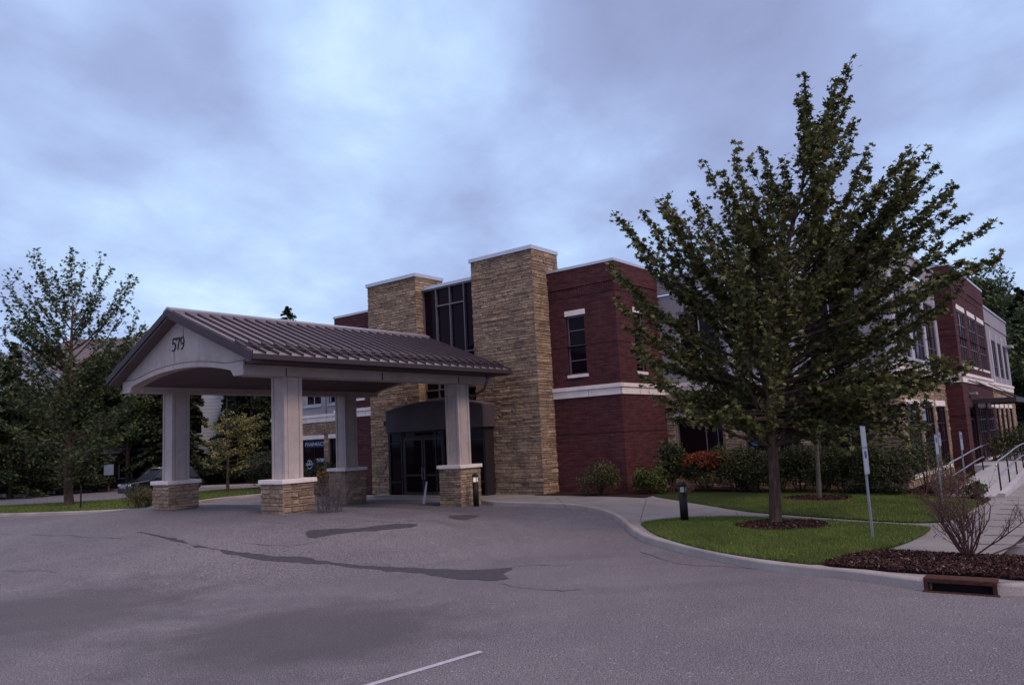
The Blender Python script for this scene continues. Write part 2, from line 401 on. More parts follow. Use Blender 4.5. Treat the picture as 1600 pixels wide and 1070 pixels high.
# ------------------------------------------------------------------ ground
def sheet(name, pts, dz, mat, step=1.2, kind='structure', hf=H, fine=None):
    bm = bmesh.new()
    vs = [bm.verts.new((p[0], p[1], 0)) for p in pts]; bm.faces.new(vs)
    bmesh.ops.triangulate(bm, faces=bm.faces)
    xs = [p[0] for p in pts]; ys = [p[1] for p in pts]
    if step:
        for ax, lo, hi in ((0, min(xs), max(xs)), (1, min(ys), max(ys))):
            k = math.ceil(lo / step) * step
            while k < hi:
                if fine and not (fine[ax][0] < k < fine[ax][1]) and abs(k / 2 - round(k / 2)) > 1e-3: k += step; continue
                cobj = (k + 1e-4, 0, 0) if ax == 0 else (0, k + 1e-4, 0); no = (1, 0, 0) if ax == 0 else (0, 1, 0)
                bmesh.ops.bisect_plane(bm, geom=bm.verts[:] + bm.edges[:] + bm.faces[:], plane_co=cobj, plane_no=no, dist=1e-5)
                k += step
    for v in bm.verts: v.co.z = hf(v.co.x, v.co.y) + dz
    bmesh.ops.recalc_face_normals(bm, faces=bm.faces)
    if sum(f.normal.z for f in bm.faces) < 0: bmesh.ops.reverse_faces(bm, faces=bm.faces)
    me = bpy.data.meshes.new(name); bm.to_mesh(me); bm.free()
    me.polygons.foreach_set('use_smooth', [True] * len(me.polygons))
    me.materials.append(M[mat]); o = bpy.data.objects.new(name, me); C.objects.link(o)
    if kind: o['kind'] = kind
    return o
def smooth(pts, k=4, closed=False):
    "Catmull-Rom through 2-D points"
    out = []; n = len(pts)
    P = [Vector((p[0], p[1])) for p in pts]
    for i in range(n if closed else n - 1):
        if closed: a, b, c, d = P[(i - 1) % n], P[i], P[(i + 1) % n], P[(i + 2) % n]
        else: a, b, c, d = P[max(i - 1, 0)], P[i], P[i + 1], P[min(i + 2, n - 1)]
        for j in range(k):
            t = j / k
            out.append(.5 * ((2 * b) + (-a + c) * t + (2 * a - 5 * b + 4 * c - d) * t * t + (-a + 3 * b - 3 * c + d) * t ** 3))
    if not closed: out.append(P[-1])
    return out
def px(L, dz=0): return [G(x, y, dz) for x, y in L]
mb = MB(); mb.poly([(-1500, -600, -.06), (1500, -600, -.06), (1500, 2500, -.06), (-1500, 2500, -.06)])
g0 = mb.build("ground", "lawn_soil"); tag(g0, kind='structure')
far = [G(0, 774), G(110, 768), G(238, 763), G(330, 760), G(430, 757)]
apoly = [(60, -25), (-120, -25), (-120, far[0].y + 1.5)] + [(p.x, p.y) for p in far] + [(-8, 62), (30, 62), (60, 50)]
sheet("parking_lot", apoly, 0, "asphalt", .5, fine=((-24, 6), (8, 42)))

# kerb line of the right-hand island and walkways (outer foot of the kerb)
kpx = [(770, 790), (870, 793.5), (925, 800), (960, 812), (980, 829), (994, 840), (1019, 851), (1108, 874), (1197, 891), (1329, 906), (1387, 914), (1445, 923)]
kerb_a = [W(22.3, 25.9).xy.copy(), W(22.3, 24.3).xy.copy(), W(22.3, 22.6).xy.copy(), W(22.3, 21.0).xy.copy(), W(22.2, 20.4).xy.copy()] + smooth(px(kpx), 5)
inl0, inl1 = G(1445, 923), G(1560, 931)
kerb_b = [Vector((inl1.x, inl1.y)), *[Vector((p.x, p.y)) for p in px([(1600, 931), (1700, 926)])], Vector((13.2, 11.2)), Vector((16, 12.2))]
def offset(line, d):
    out = []
    for i, p in enumerate(line):
        t = (line[min(i + 1, len(line) - 1)] - line[max(i - 1, 0)]).normalized()
        out.append(p + Vector((-t.y, t.x)) * d)
    return out
def kerb(name, line, h=.15, wd=.17, joint=2.4):
    prof = [(0, -.05), (.018, h * .75), (.04, h * .95), (.07, h), (wd, h + .003), (wd, -.05)]
    mb = MB(); base = 0; rows = []
    for i, p in enumerate(line):
        t = (line[min(i + 1, len(line) - 1)] - line[max(i - 1, 0)]).normalized(); nrm = Vector((-t.y, t.x))
        z0 = H(p.x, p.y)
        rows.append([(p.x + nrm.x * u, p.y + nrm.y * u, z0 + v) for u, v in prof])
    k = len(prof)
    mb.v = [q for r_ in rows for q in r_]
    for i in range(len(rows) - 1):
        for j in range(k - 1):
            a = i * k + j; mb.f.append((a, a + 1, a + k + 1, a + k)); mb.sm.append(j in (1, 2, 3))
    mb.f.append(tuple(range(k))); mb.sm.append(False); mb.f.append(tuple((len(rows) - 1) * k + j for j in range(k))); mb.sm.append(False)
    return tag(mb.build(name, "kerb_concrete"), kind='structure')
kerb("kerb", kerb_a); kerb("kerb", kerb_b)
# pavement slab behind the kerb, right up to the building
inner = offset(kerb_a, .15); innb = offset(kerb_b, .15)
pave = [tuple(p) for p in inner] + [tuple(p) for p in innb[0:3]]
q = [G(1750, 905, .15), G(1700, 872, .15), G(1560, 869, .15), G(1600, 836, .15), G(1680, 790, .15), G(1740, 760, .15)]
pave += [(p.x, p.y) for p in q] + [tuple(W(60, 2).xy), tuple(W(60, 5.2).xy), tuple(W(36.5, 6.2).xy), tuple(W(27.6, 6.2).xy), tuple(W(27.6, 15).xy), tuple(W(24.5, 15).xy), tuple(W(24.5, 26.5).xy)]
e0 = G(600, 781); pave += [tuple(W(22.6, 25.6).xy), tuple(W(22.3, 25.4).xy), tuple(W(22.3, 20.4).xy)]
sheet("pavement", pave, .14, "concrete", 1.0)
# pavement joints (grooves cut across the walks)
def strip_line(mb, a, b, wd, dz, n=6):
    a = Vector((a[0], a[1])); b = Vector((b[0], b[1])); t = (b - a).normalized(); nr = Vector((-t.y, t.x)) * wd / 2
    for i in range(n):
        p = a.lerp(b, i / n); r_ = a.lerp(b, (i + 1) / n)
        mb.poly([(*(p - nr), H(p.x, p.y) + dz), (*(r_ - nr), H(r_.x, r_.y) + dz), (*(r_ + nr), H(r_.x, r_.y) + dz), (*(p + nr), H(p.x, p.y) + dz)])
jm = MB()
for (x0, y0, x1, y1) in [(1528, 850, 1588, 851), (1538, 836, 1600, 837), (1545, 822, 1600, 824), (1553, 812, 1600, 813), (1556, 803, 1600, 804), (1562, 795, 1600, 796), (1568, 788, 1600, 789), (1573, 781, 1600, 782), (1545, 868, 1588, 851),
                         (870, 778, 885, 793), (1010, 779, 1000, 815), (1150, 800, 1155, 808), (1300, 809, 1305, 816)]:
    strip_line(jm, G(x0, y0, .14), G(x1, y1, .14), .045 if x0 > 1500 else .012, .1445)
tag(jm.build("pavement_joint", "dark_gap", recalc=False), kind='structure')
# lawns and mulch beds
LAWN1 = [(1003, 817), (1038, 811.5), (1077, 809), (1154, 808.5), (1228, 811), (1329, 816.5), (1441, 824), (1451, 830), (1426, 844), (1391, 856), (1348, 864), (1313, 872), (1284, 881), (1251, 880.5), (1154, 868), (1077, 852.5), (1030, 837.5), (1010, 826)]
LAWN2 = [(1019, 773), (1077, 765.5), (1212, 766), (1367, 771), (1464, 777), (1526, 783), (1522, 794), (1488, 811.5), (1445, 816.5), (1367, 813.5), (1251, 805.5), (1174, 799.5), (1108, 789.5), (1057, 781)]
def flat(L, dz=.15, k=3): return [(p.x, p.y) for p in smooth(px(L, dz), k, True)]
l1 = flat(LAWN1); l2 = flat(LAWN2)
sheet("lawn", l1, .16, "lawn_soil", 1); sheet("lawn", l2, .16, "lawn_soil", 1)
bedf = flat([(1284, 882), (1313, 872), (1350, 864), (1391, 860.5), (1464, 865), (1542, 869), (1640, 872), (1750, 880), (1740, 903), (1600, 905), (1555, 901), (1445, 895), (1340, 887.5)], .16, 2)
sheet("mulch_bed", bedf, .165, "mulch_soil", 1)
bed_pts = [W(22.9, 15.6), G(1008, 777, .16), G(1024, 772.5, .16), G(1077, 765.0, .16), G(1212, 765.5, .16), G(1367, 770.5, .16), G(1464, 776.5, .16), G(1524, 782.5, .16), G(1535, 788, .16), G(1549, 779, .16), W(26.0, 3.75), W(29.0, 4.3), W(33, 4.6), W(36.4, 4.9), W(36.4, 5.55), W(27.6, 5.55), W(27.55, 5.9), W(27.55, 14.1), W(24.2, 14.1), W(24.2, 17.3), W(22.9, 17.3)]
sheet("mulch_bed", [(p.x, p.y) for p in bed_pts], .157, "mulch_soil", 1)
# mulch rings round the two lawn trees
TB = G(1212, 818, .15); TS = G(1280, 779, .15)
def ring(c, rx, ry, dz):
    return [(c.x + rx * math.cos(a) * (1 + .06 * math.sin(3 * a)), c.y + ry * math.sin(a) * (1 + .05 * math.sin(5 * a))) for a in [i * math.pi / 14 for i in range(28)]]
sheet("mulch_bed", ring(G(1222, 822, .15), 1.02, 1.0, 0), .175, "mulch_soil", 0)
sheet("mulch_bed", ring(TS, .95, 1.1, 0), .175, "mulch_soil", 0)
# left island of grass between the lot and the road, behind the canopy
li = [(-60, G(0, 806).y - .8)] + [(G(x, y).x, G(x, y).y) for x, y in [(0, 806), (100, 803), (205, 798), (300, 787), (350, 780), (412, 774), (440, 770), (440, 763), (412, 764.5), (330, 769), (205, 783), (100, 789), (0, 794)]] + [(-60, G(0, 794).y + 2)]
sheet("lawn", li, .12, "lawn_soil", 2)
def curve_kerb(L, side=1):
    ln = smooth([(p.x, p.y) for p in px(L)], 4)
    if side < 0: ln = ln[::-1]
    kerb("kerb", ln, .14, .16)
curve_kerb([(-60, 808), (0, 807), (100, 804), (205, 799), (300, 788), (350, 781), (412, 775), (440, 771)])
curve_kerb([(440, 762.5), (412, 764), (330, 768.5), (205, 782.5), (100, 788.5), (0, 793.5), (-60, 796)])
curve_kerb([(-60, 777), (0, 775), (110, 769), (238, 764), (330, 761), (430, 758)])
vp = [(-120, far[0].y + 1.6)] + [(p.x, p.y + .1) for p in far] + [(5, 75), (5, 130), (-120, 130)]
sheet("verge", vp, .10, "mulch_soil", 0)
# beds beside the building on the far side of the entrance
sheet("mulch_bed", [tuple(W(b, a).xy) for b, a in [(22.9, 26.2), (23.3, 30.5), (24.6, 34), (24.9, 39), (26.2, 39), (26.2, 29.2), (24.4, 29.2), (24.4, 26.2)]], .15, "mulch_soil", 0)
# tar patches and cracks
z3 = lambda L: [(200 + x / 2.424, 720 + y / 2.424) for x, y in L]
for L in ([(40, 268), (160, 288), (230, 312), (300, 325), (420, 345), (560, 360), (680, 365), (720, 378), (900, 395), (1060, 405), (1300, 412), (1450, 405), (1425, 424), (1440, 445), (1350, 452), (1200, 440), (1100, 425), (950, 415), (830, 400), (700, 388), (560, 382), (440, 365), (320, 335), (220, 315), (130, 290)],
          [(690, 262), (870, 255), (990, 240), (1090, 239), (1070, 250), (960, 262), (800, 275), (695, 290)],
          [(1222, 208), (1330, 206), (1290, 222), (1240, 220)]):
    pp = [(p.x + rnd.uniform(-.03, .03), p.y + rnd.uniform(-.06, .06)) for p in smooth(px(z3(L)), 5, True)]
    sheet("tar_patch", pp, .006, "tar", .5)
cm = MB()
def crack(L, wd=.018):
    P = smooth(px(L), 5); pr = P[0]
    for p in P[1:]:
        p = p + Vector((rnd.uniform(-.03, .03), rnd.uniform(-.05, .05)))
        strip_line(cm, pr, p, wd * rnd.uniform(.4, 1.3), .006, 1); pr = p
for L in ([(800, 886), (835, 882), (870, 884), (905, 880)], [(780, 912), (820, 918), (880, 923), (905, 921)], [(200, 817), (290, 813), (350, 812), (470, 822)], [(0, 835), (90, 836), (180, 841), (215, 838)],
          [(1000, 862), (1060, 880), (1130, 885), (1200, 889)], [(380, 848), (440, 852), (500, 848)], [(560, 812), (620, 816), (660, 812), (720, 822)], [(0, 893), (60, 891), (90, 894)]):
    crack(L)
tag(cm.build("pavement_crack", "tar", recalc=False), kind='structure')
mb = MB(); a_, b_ = G(560, 1075), G(752, 1017.5); strip_line(mb, a_, b_, .085, .005, 8)
tag(mb.build("painted_line", "road_paint", recalc=False), kind='structure')
mb = MB(); strip_line(mb, G(1583, 853), G(1680, 855), .09, .006, 3); strip_line(mb, G(1583, 853), G(1660, 838), .09, .010, 3)
tag(mb.build("painted_line", "road_paint", recalc=False), kind='structure')

# ------------------------------------------------------------------ the medical building (local x = b, y = a)
ORG = (24.15, 14.03, 0)
bld = thing("medical_building", "two storey red brick and tan stone medical building with flat roofs behind the drive-through canopy", "building", W(24.15, 14.03, 0), YAW)
def fb(mb, pl, c, u0, u1, z0, z1, d0, d1):
    "box on wall plane: u along the wall, d outward (towards smaller b / a)"
    if pl == 'b': mb.box(c - d1, c - d0, u0, u1, z0, z1)
    else: mb.box(u0, u1, c - d1, c - d0, z0, z1)
def fp(pl, c, u, z, d=0): return (c - d, u, z) if pl == 'b' else (u, c - d, z)
def wallface(mb, pl, c, u0, u1, z0, z1, holes=(), rev=.14):
    us = sorted({u0, u1, *[min(max(h[i], u0), u1) for h in holes for i in (0, 1)]}); zs = sorted({z0, z1, *[min(max(h[i], z0), z1) for h in holes for i in (2, 3)]})
    inh = lambda u, z: any(h[0] < u < h[1] and h[2] < z < h[3] for h in holes)
    for i in range(len(us) - 1):
        for j in range(len(zs) - 1):
            if not inh((us[i] + us[i + 1]) / 2, (zs[j] + zs[j + 1]) / 2):
                mb.poly([fp(pl, c, us[i], zs[j]), fp(pl, c, us[i + 1], zs[j]), fp(pl, c, us[i + 1], zs[j + 1]), fp(pl, c, us[i], zs[j + 1])])
    for h in holes:
        a, b, e, f = max(h[0], u0), min(h[1], u1), max(h[2], z0), min(h[3], z1)
        if a >= b or e >= f: continue
        for (p, q) in (((a, e), (b, e)), ((b, e), (b, f)), ((b, f), (a, f)), ((a, f), (a, e))):
            mb.poly([fp(pl, c, *p), fp(pl, c, *q), fp(pl, c, *q, -rev), fp(pl, c, *p, -rev)])
def stones(mb, pl, c, u0, u1, z0, z1, holes=(), seed=1, hmin=.055, hmax=.15, lmin=.2, lmax=.60, dep=.045, wrap=0):
    rg = random.Random(seed); brk = sorted({z0, z1, *[h[i] for h in holes for i in (2, 3) if z0 < h[i] < z1]}); z = z0
    while z < z1 - .02:
        nb = min([x for x in brk if x > z + .001]); hh = rg.uniform(hmin, hmax)
        if z + hh > nb - .05: hh = nb - z
        zt = z + hh; zc = (z + zt) / 2
        iv = [(u0, u1)]
        for h in holes:
            if h[2] < zc < h[3]:
                nv = []
                for a, b in iv:
                    if h[1] <= a or h[0] >= b: nv.append((a, b)); continue
                    if h[0] > a: nv.append((a, h[0]))
                    if h[1] < b: nv.append((h[1], b))
                iv = nv
        for a, b in iv:
            u = a
            while u < b - 1e-4:
                ln = rg.uniform(lmin, lmax) * (1.3 if hh < .11 else 1)
                if u + ln > b - .14: ln = b - u
                d = rg.uniform(.012, dep); g = .005; r_ = lambda s=.008: rg.uniform(-s, s)
                sub = [(z, zt)]
                if hh > .15 and rg.random() < .3: mid = z + hh * rg.uniform(.4, .6); sub = [(z, mid), (mid, zt)]
                for (za, zb) in sub:
                    dd = d * rg.uniform(.6, 1.15); ua, ub = u + g, u + ln - g; zA, zB = za + g, zb - g; e_ = .010
                    bk = [fp(pl, c, ua, zA, -.005), fp(pl, c, ub, zA, -.005), fp(pl, c, ub, zB, -.005), fp(pl, c, ua, zB, -.005)]
                    um = (ua + ub) / 2 + r_(.05); 
                    fr = [fp(pl, c, ua + e_, zA + e_ + r_(.005), dd + r_()), fp(pl, c, um, zA + .004, dd + r_(.012)), fp(pl, c, ub - e_, zA + e_ + r_(.005), dd + r_()), fp(pl, c, ub - e_, zB - e_ + r_(.005), dd + r_()), fp(pl, c, um, zB - .004, dd + r_(.012)), fp(pl, c, ua + e_, zB - e_ + r_(.005), dd + r_())]
                    mb.add(bk + fr, [(4, 5, 8, 9), (5, 6, 7, 8), (0, 1, 6, 5, 4), (1, 2, 7, 6), (2, 3, 9, 8, 7), (3, 0, 4, 9)])
                u += ln
        z = zt
def part(mb, name, mat, parent=bld, bevel=0): return mb.build(name, mat, parent, ORG, bevel=bevel)
def window(pl, c, u0, u1, z0, z1, vs=(), hs=(), frame='mullion_metal', lint=None, sill=None, rec=.10, fw=.055, mw=.035, lab=None, parent=bld, name="window", lmat='limestone', proud=.02):
    "frame with bars, one pane child, optional lintel and sill children"
    mb = MB(); d0, d1 = -rec - .06, -rec + .01
    fb(mb, pl, c, u0, u0 + fw, z0, z1, d0, d1); fb(mb, pl, c, u1 - fw, u1, z0, z1, d0, d1)
    fb(mb, pl, c, u0 + fw, u1 - fw, z0, z0 + fw, d0, d1); fb(mb, pl, c, u0 + fw, u1 - fw, z1 - fw, z1, d0, d1)
    for u in vs: fb(mb, pl, c, u - mw / 2, u + mw / 2, z0 + fw, z1 - fw, d0 + .005, d1 - .004)
    for h in hs: fb(mb, pl, c, u0 + fw, u1 - fw, h - mw / 2, h + mw / 2, d0 + .008, d1 - .001)
    wn = part(mb, name, frame, parent)
    if lab: wn['label'] = lab
    g = MB(); fb(g, pl, c, u0 + .01, u1 - .01, z0 + .01, z1 - .01, d0 + .02, d0 + .032); part(g, "pane", "dark_glass", wn)
    if lint:
        l = MB(); fb(l, pl, c, u0 - lint[0], u1 + lint[0], z1, z1 + lint[1], -.1, proud); part(l, "lintel", lmat, wn, .006)
    if sill:
        l = MB(); fb(l, pl, c, u0 - sill[0], u1 + sill[0], z0 - sill[1], z0, -.1, proud + .03); part(l, "sill", lmat, wn, .006)
    return wn
TOP = 8.72
def brickwall(pl, c, u0, u1, holes, top=TOP, z0=0.0, name="brick_wall"):
    mb = MB()
    for a, b in ((z0, 2.44), (2.47, 3.82)): wallface(mb, pl, c, u0, u1, a, b, holes)
    for a, b in ((4.2, 5.74), (5.765, 7.98)): wallface(mb, pl, c, u0, u1, a, b, holes)
    wallface(mb, pl, c - .035, u0, u1, 8.0, top, holes)
    # soldier course: upright bricks standing a little proud under the parapet band
    u = u0 + .02
    while u < u1 - .1:
        fb(mb, pl, c, u, u + .086, 7.66, 7.975, 0, .012 + .006 * rnd.random()); u += .10
    b = MB(); wallface(b, pl, c + .015, u0, u1, z0, top - .02, holes, .05); o = part(mb, name, "red_brick"); part(b, "brick_backing", "dark_gap", o); return o
def belt(pl, c, u0, u1, e0=0, e1=0):
    mb = MB(); fb(mb, pl, c, u0 - e0, u1 + e1, 3.82, 4.08, -.02, .05)
    t = MB(); fb(mb, pl, c, u0 - e0 * 1.6, u1 + e1 * 1.6, 4.083, 4.22, -.02, .10)
    return mb
def belts(pl, c, u0, u1, x0=0, x1=0):
    BLT = MB(); JT = MB()
    fb(BLT, pl, c, u0 - x0 * .05, u1 + x1 * .05, 3.82, 4.08, -.02, .05)
    fb(BLT, pl, c, u0 - x0 * .10, u1 + x1 * .10, 4.08, 4.22, -.02, .10)
    u = u0 + 1.35
    while u < u1 - .4: fb(JT, pl, c, u - .006, u + .006, 3.825, 4.075, .02, .0525); u += 1.75
    o = part(BLT, "belt_course", "limestone", bld, .006)
    if JT.v: part(JT, "belt_joint", "dark_gap", o)
def cope(pl, c, u0, u1, z, x0=0, x1=0, th=.11):
    CP = MB(); fb(CP, pl, c, u0 - x0 * .06, u1 + x1 * .06, z, z + th, -.4, .06); part(CP, "parapet_coping", "coping_metal", bld, .008)

# right brick block beside the entrance
hA = [(15.42, 16.24, 4.68, 6.93)]; brickwall('b', 24.15, 14.03, 17.2, hA)
window('b', 24.15, 15.42, 16.24, 4.68, 6.93, (), (5.22, 5.78, 6.36), lint=(.05, .2), sill=(.05, .11), lab="tall four-pane window in the brick wall facing the drive")
hB = [(25.42, 26.16, 4.68, 6.93)]; brickwall('a', 14.03, 24.15, 27.5, hB)
window('a', 14.03, 25.42, 26.16, 4.68, 6.93, (), (5.22, 5.78, 6.36), lint=(.05, .2), sill=(.05, .11), lab="tall four-pane window just round the brick corner")
belts('b', 24.15, 14.03, 17.2, 1, 0); belts('a', 14.03, 24.10, 27.55, 0, 1)
cope('b', 24.15, 14.03, 17.3, TOP, 1); cope('a', 14.03, 24.56, 27.6, TOP)
# left brick block on the other side of the entrance
hL = [(27.9, 28.75, 4.68, 6.93)]; brickwall('b', 24.15, 26.47, 29.98, hL)
window('b', 24.15, 27.9, 28.75, 4.68, 6.93, (), (5.22, 5.78, 6.36), lint=(.05, .2), sill=(.05, .11), lab="tall window behind the rear canopy column")
belts('b', 24.15, 26.47, 29.98, 0, 1); cope('b', 24.15, 26.47, 29.98, TOP, 0, 1)
mb = MB(); mb.box(24.17, 26.2, 29.9, 29.975, 0, 8.7); part(mb, "brick_return", "red_brick")
# pharmacy wing
st = MB(); PB = 26.0; hP = [(33.38, 35.24, .9, 2.93), (31.3, 32.92, .9, 2.93), (35.7, 37.4, .9, 2.93)]
wallface(st, 'b', PB, 29.98, 38.0, 0, 3.82, hP); part(st, "mortar_bed", "mortar")
st = MB(); stones(st, 'b', PB, 29.98, 38.0, 0, 3.82, [(a - .06, b + .06, c - .1, d + .22) for a, b, c, d in hP], 5); part(st, "stone_wall", "tan_stone")
wp = window('b', PB, 33.38, 35.24, .9, 2.93, (34.3,), (), 'dark_bronze', lint=(.06, .22), sill=(.06, .1), lab="pharmacy window with white lettering across its top", rec=.08)
window('b', PB, 31.3, 32.92, .9, 2.93, (32.1,), (), 'dark_bronze', lint=(.06, .22), sill=(.06, .1), lab="plain window next to the pharmacy window")
window('b', PB, 35.7, 37.4, .9, 2.93, (36.5,), (), 'dark_bronze', lint=(.06, .22), sill=(.06, .1))
hPu = [(33.55, 34.95, 4.75, 6.9), (31.0, 32.9, 4.75, 6.9), (35.6, 37.2, 4.75, 6.9)]
st = MB(); wallface(st, 'b', PB, 29.98, 38.0, 4.2, 7.9, hPu); fb(st, 'b', PB, 33.1, 33.4, 4.22, 7.3, 0, .06); part(st, "stucco_wall", "grey_stucco")
for a, b, c, d in hPu: window('b', PB, a, b, c, d, ((a + b) / 2,), (5.3, 5.75, 6.3), 'white_trim', sill=(.1, .12), lmat='white_trim', fw=.07)
belts('b', PB, 29.98, 38.0); cope('b', PB, 29.98, 38.0, 7.9)
mb = MB(); mb.box(26.05, 34, 37.94, 37.99, 0, 7.85); part(mb, "side_wall", "grey_stucco")
# lettering on the pharmacy window
def text(body, size, mat, name, parent, pl, c, u_left, z, depth=.008, sx=1.0, slant=0, space=1.0):
    cu = bpy.data.curves.new(name, 'FONT'); cu.body = body; cu.size = size; cu.extrude = depth; cu.space_character = space; cu.shear = slant; cu.offset = size * .012
    to = bpy.data.objects.new(name, cu); dg = bpy.context.evaluated_depsgraph_get()
    C.objects.link(to); bpy.context.view_layer.update(); dg = bpy.context.evaluated_depsgraph_get()
    me = bpy.data.meshes.new_from_object(to.evaluated_get(dg)); bpy.data.objects.remove(to)
    for v in me.vertices:
        x, y, zz_ = v.co; u = u_left - x * sx if pl == 'b' else u_left + x * sx
        p = fp(pl, c, u, z + y, zz_); v.co = (p[0] - ORG[0], p[1] - ORG[1], p[2])
    me.materials.clear(); me.materials.append(M[mat]); me.name = name
    o = bpy.data.objects.new(name, me); C.objects.link(o); o.parent = parent; return o
mb = MB(); fb(mb, 'b', PB, 33.45, 35.17, 2.5, 2.87, -.118, -.10); bn = part(mb, "window_banner", "banner_navy", wp)
text("PHARMACY", .27, "text_white", "lettering", wp, 'b', PB + .098, 35.12, 2.58, sx=1.15, space=1.08)
mb = MB()   # round badge and paper notices inside the glass
for k in range(20):
    a0, a1 = k * math.pi / 10, (k + 1) * math.pi / 10
    for r0, r1, in ((.20, .25),):
        mb.poly([fp('b', PB + .1, 34.75 + r0 * math.cos(a0), 1.6 + r0 * math.sin(a0), 0), fp('b', PB + .1, 34.75 + r1 * math.cos(a0), 1.6 + r1 * math.sin(a0), 0), fp('b', PB + .1, 34.75 + r1 * math.cos(a1), 1.6 + r1 * math.sin(a1), 0), fp('b', PB + .1, 34.75 + r0 * math.cos(a1), 1.6 + r0 * math.sin(a1), 0)])
fb(mb, 'b', PB, 34.43, 35.07, 1.55, 1.66, -.11, -.10); fb(mb, 'b', PB, 34.70, 34.80, 1.66, 1.83, -.11, -.10)
part(mb, "round_badge", "text_white", wp)
mb = MB(); fb(mb, 'b', PB, 33.5, 34.15, 1.72, 1.9, -.115, -.105); fb(mb, 'b', PB, 33.5, 34.15, 1.38, 1.48, -.115, -.105); part(mb, "paper_notice", "interior_white", wp)

# stone towers either side of the glazed entrance bay
for (a0, a1, sd, lb) in ((17.03, 20.15, 11, "taller-looking stone tower right beside the brick corner block"), (23.34, 26.47, 12, "stone tower half hidden behind the canopy roof")):
    mb = MB(); mb.box(23.25, 24.9, a0 + .01, a1 - .01, 0, 9.6); tw = part(mb, "stone_tower", "mortar"); tw['label'] = lb
    mb = MB(); stones(mb, 'b', 23.245, a0, a1, .05, 9.6, (), sd); stones(mb, 'a', a0, 23.2, 24.92, .05, 9.6, (), sd + 20)
    # the inner face towards the glass
    part(mb, "stone_facing", "tan_stone", tw)
    mb = MB(); mb.box(23.15, 24.95, a0 - .05, a1 + .05, 9.6, 9.76); part(mb, "coping", "coping_metal", tw, .01)
# glazed bay
GB = 23.62
mb = MB(); us = [20.16, 20.98, 22.0, 22.8, 23.33]
mb0 = []
g = MB(); fb(g, 'b', GB, 20.16, 23.33, 3.9, 9.0, -.09, -.075)
fr = MB()
for u in (20.19, 20.92, 21.72, 22.52, 23.3): fb(fr, 'b', GB, u - .024, u + .024, 3.9, 9.0, -.10, .03)
for z, u0, u1 in ((8.2, 20.92, 22.52), (6.1, 20.16, 23.33), (5.25, 20.16, 20.92), (7.35, 20.16, 20.16), (4.62, 20.16, 23.33), (4.25, 20.16, 23.33), (8.97, 20.16, 23.33)):
    if u1 > u0: fb(fr, 'b', GB, u0, u1, z - .03, z + .03, -.099, .026)
fr2 = part(fr, "curtain_window", "mullion_metal"); fr2['label'] = "tall dark glazing between the two stone towers"; part(g, "pane", "dark_glass", fr2)
cope('b', 23.60, 20.16, 23.34, 9.0, th=.14)
mb = MB(); mb.box(23.75, 24.9, 20.16, 23.33, 0, 8.98); part(mb, "bay_core", "dark_gap")
# entrance vestibule with arched fascia
VB = 22.72; V0, V1, VZ = 19.35, 24.75, .17
mb = MB(); n = 24
def archz(u): t = (u - 21.95) / 2.75; return 3.78 + .30 * (1 - t * t)
top = [(u, archz(u)) for u in [19.2 + i * (5.45 / n) for i in range(n + 1)]]
for i in range(n):
    (u0, z0), (u1, z1) = top[i], top[i + 1]
    mb.hexa([(22.48, u0, 2.93), (23.24, u0, 2.93), (23.24, u1, 2.93), (22.48, u1, 2.93), (22.48, u0, z0), (23.24, u0, z0), (23.24, u1, z1), (22.48, u1, z1)])
en = part(mb, "entrance_fascia", "fascia_panel"); en['label'] = "arched brown fascia over the entrance doors"
mb = MB()
for i in range(n):
    (u0, z0), (u1, z1) = top[i], top[i + 1]
    mb.hexa([(22.44, u0, z0 + .002), (23.24, u0, z0 + .002), (23.24, u1, z1 + .002), (22.44, u1, z1 + .002), (22.44, u0, z0 + .05), (23.24, u0, z0 + .05), (23.24, u1, z1 + .05), (22.44, u1, z1 + .05)])
part(mb, "fascia_cap", "mullion_metal", en)
sf = MB()
for u in (19.4, 20.35, 21.35, 21.52, 22.0 - .02, 23.86, 23.98, 24.7): fb(sf, 'b', VB, u - .035, u + .035, VZ, 2.93, -.06, .02)
for (u0, u1) in ((19.4, 20.35), (20.35, 21.35), (23.98, 24.7)):
    for z in (VZ + .06, .84, 2.46): fb(sf, 'b', VB, u0, u1, z - .03, z + .03, -.055, .012)
fb(sf, 'b', VB, 21.5, 23.9, 2.66, 2.74, -.055, .015); fb(sf, 'b', VB, 19.4, 24.7, 2.86, 2.93, -.05, .01)
sfo = part(sf, "storefront_frame", "brown_panel"); sfo['label'] = "dark glazed storefront under the arched fascia"
g = MB(); fb(g, 'b', VB, 19.4, 24.7, VZ, 2.92, -.045, -.035); part(g, "pane", "dark_glass", sfo)
for k, (u0, u1) in enumerate(((21.56, 22.66), (22.70, 23.82))):
    d = MB(); z1 = 2.64
    fb(d, 'b', VB, u0, u0 + .09, VZ + .01, z1, -.03, .03); fb(d, 'b', VB, u1 - .09, u1, VZ + .01, z1, -.03, .03); fb(d, 'b', VB, u0 + .09, u1 - .09, VZ + .01, VZ + .27, -.03, .03)
    fb(d, 'b', VB, u0 + .09, u1 - .09, z1 - .1, z1, -.03, .03); fb(d, 'b', VB, u0 + .09, u1 - .09, 1.08, 1.16, -.02, .02)
    do = part(d, "door", "door_metal"); do['label'] = ("glass entrance door nearer the right stone tower" if k == 0 else "glass entrance door nearer the left stone tower")
    g = MB(); fb(g, 'b', VB, u0 + .09, u1 - .09, VZ + .27, z1 - .1, -.005, .003); part(g, "pane", "dark_glass", do)
    h = MB(); uu = u1 - .05 if k == 0 else u0 + .05; fb(h, 'b', VB, uu - .015, uu + .015, .95, 1.45, .06, .085); part(h, "handle", "stainless_rail", do)
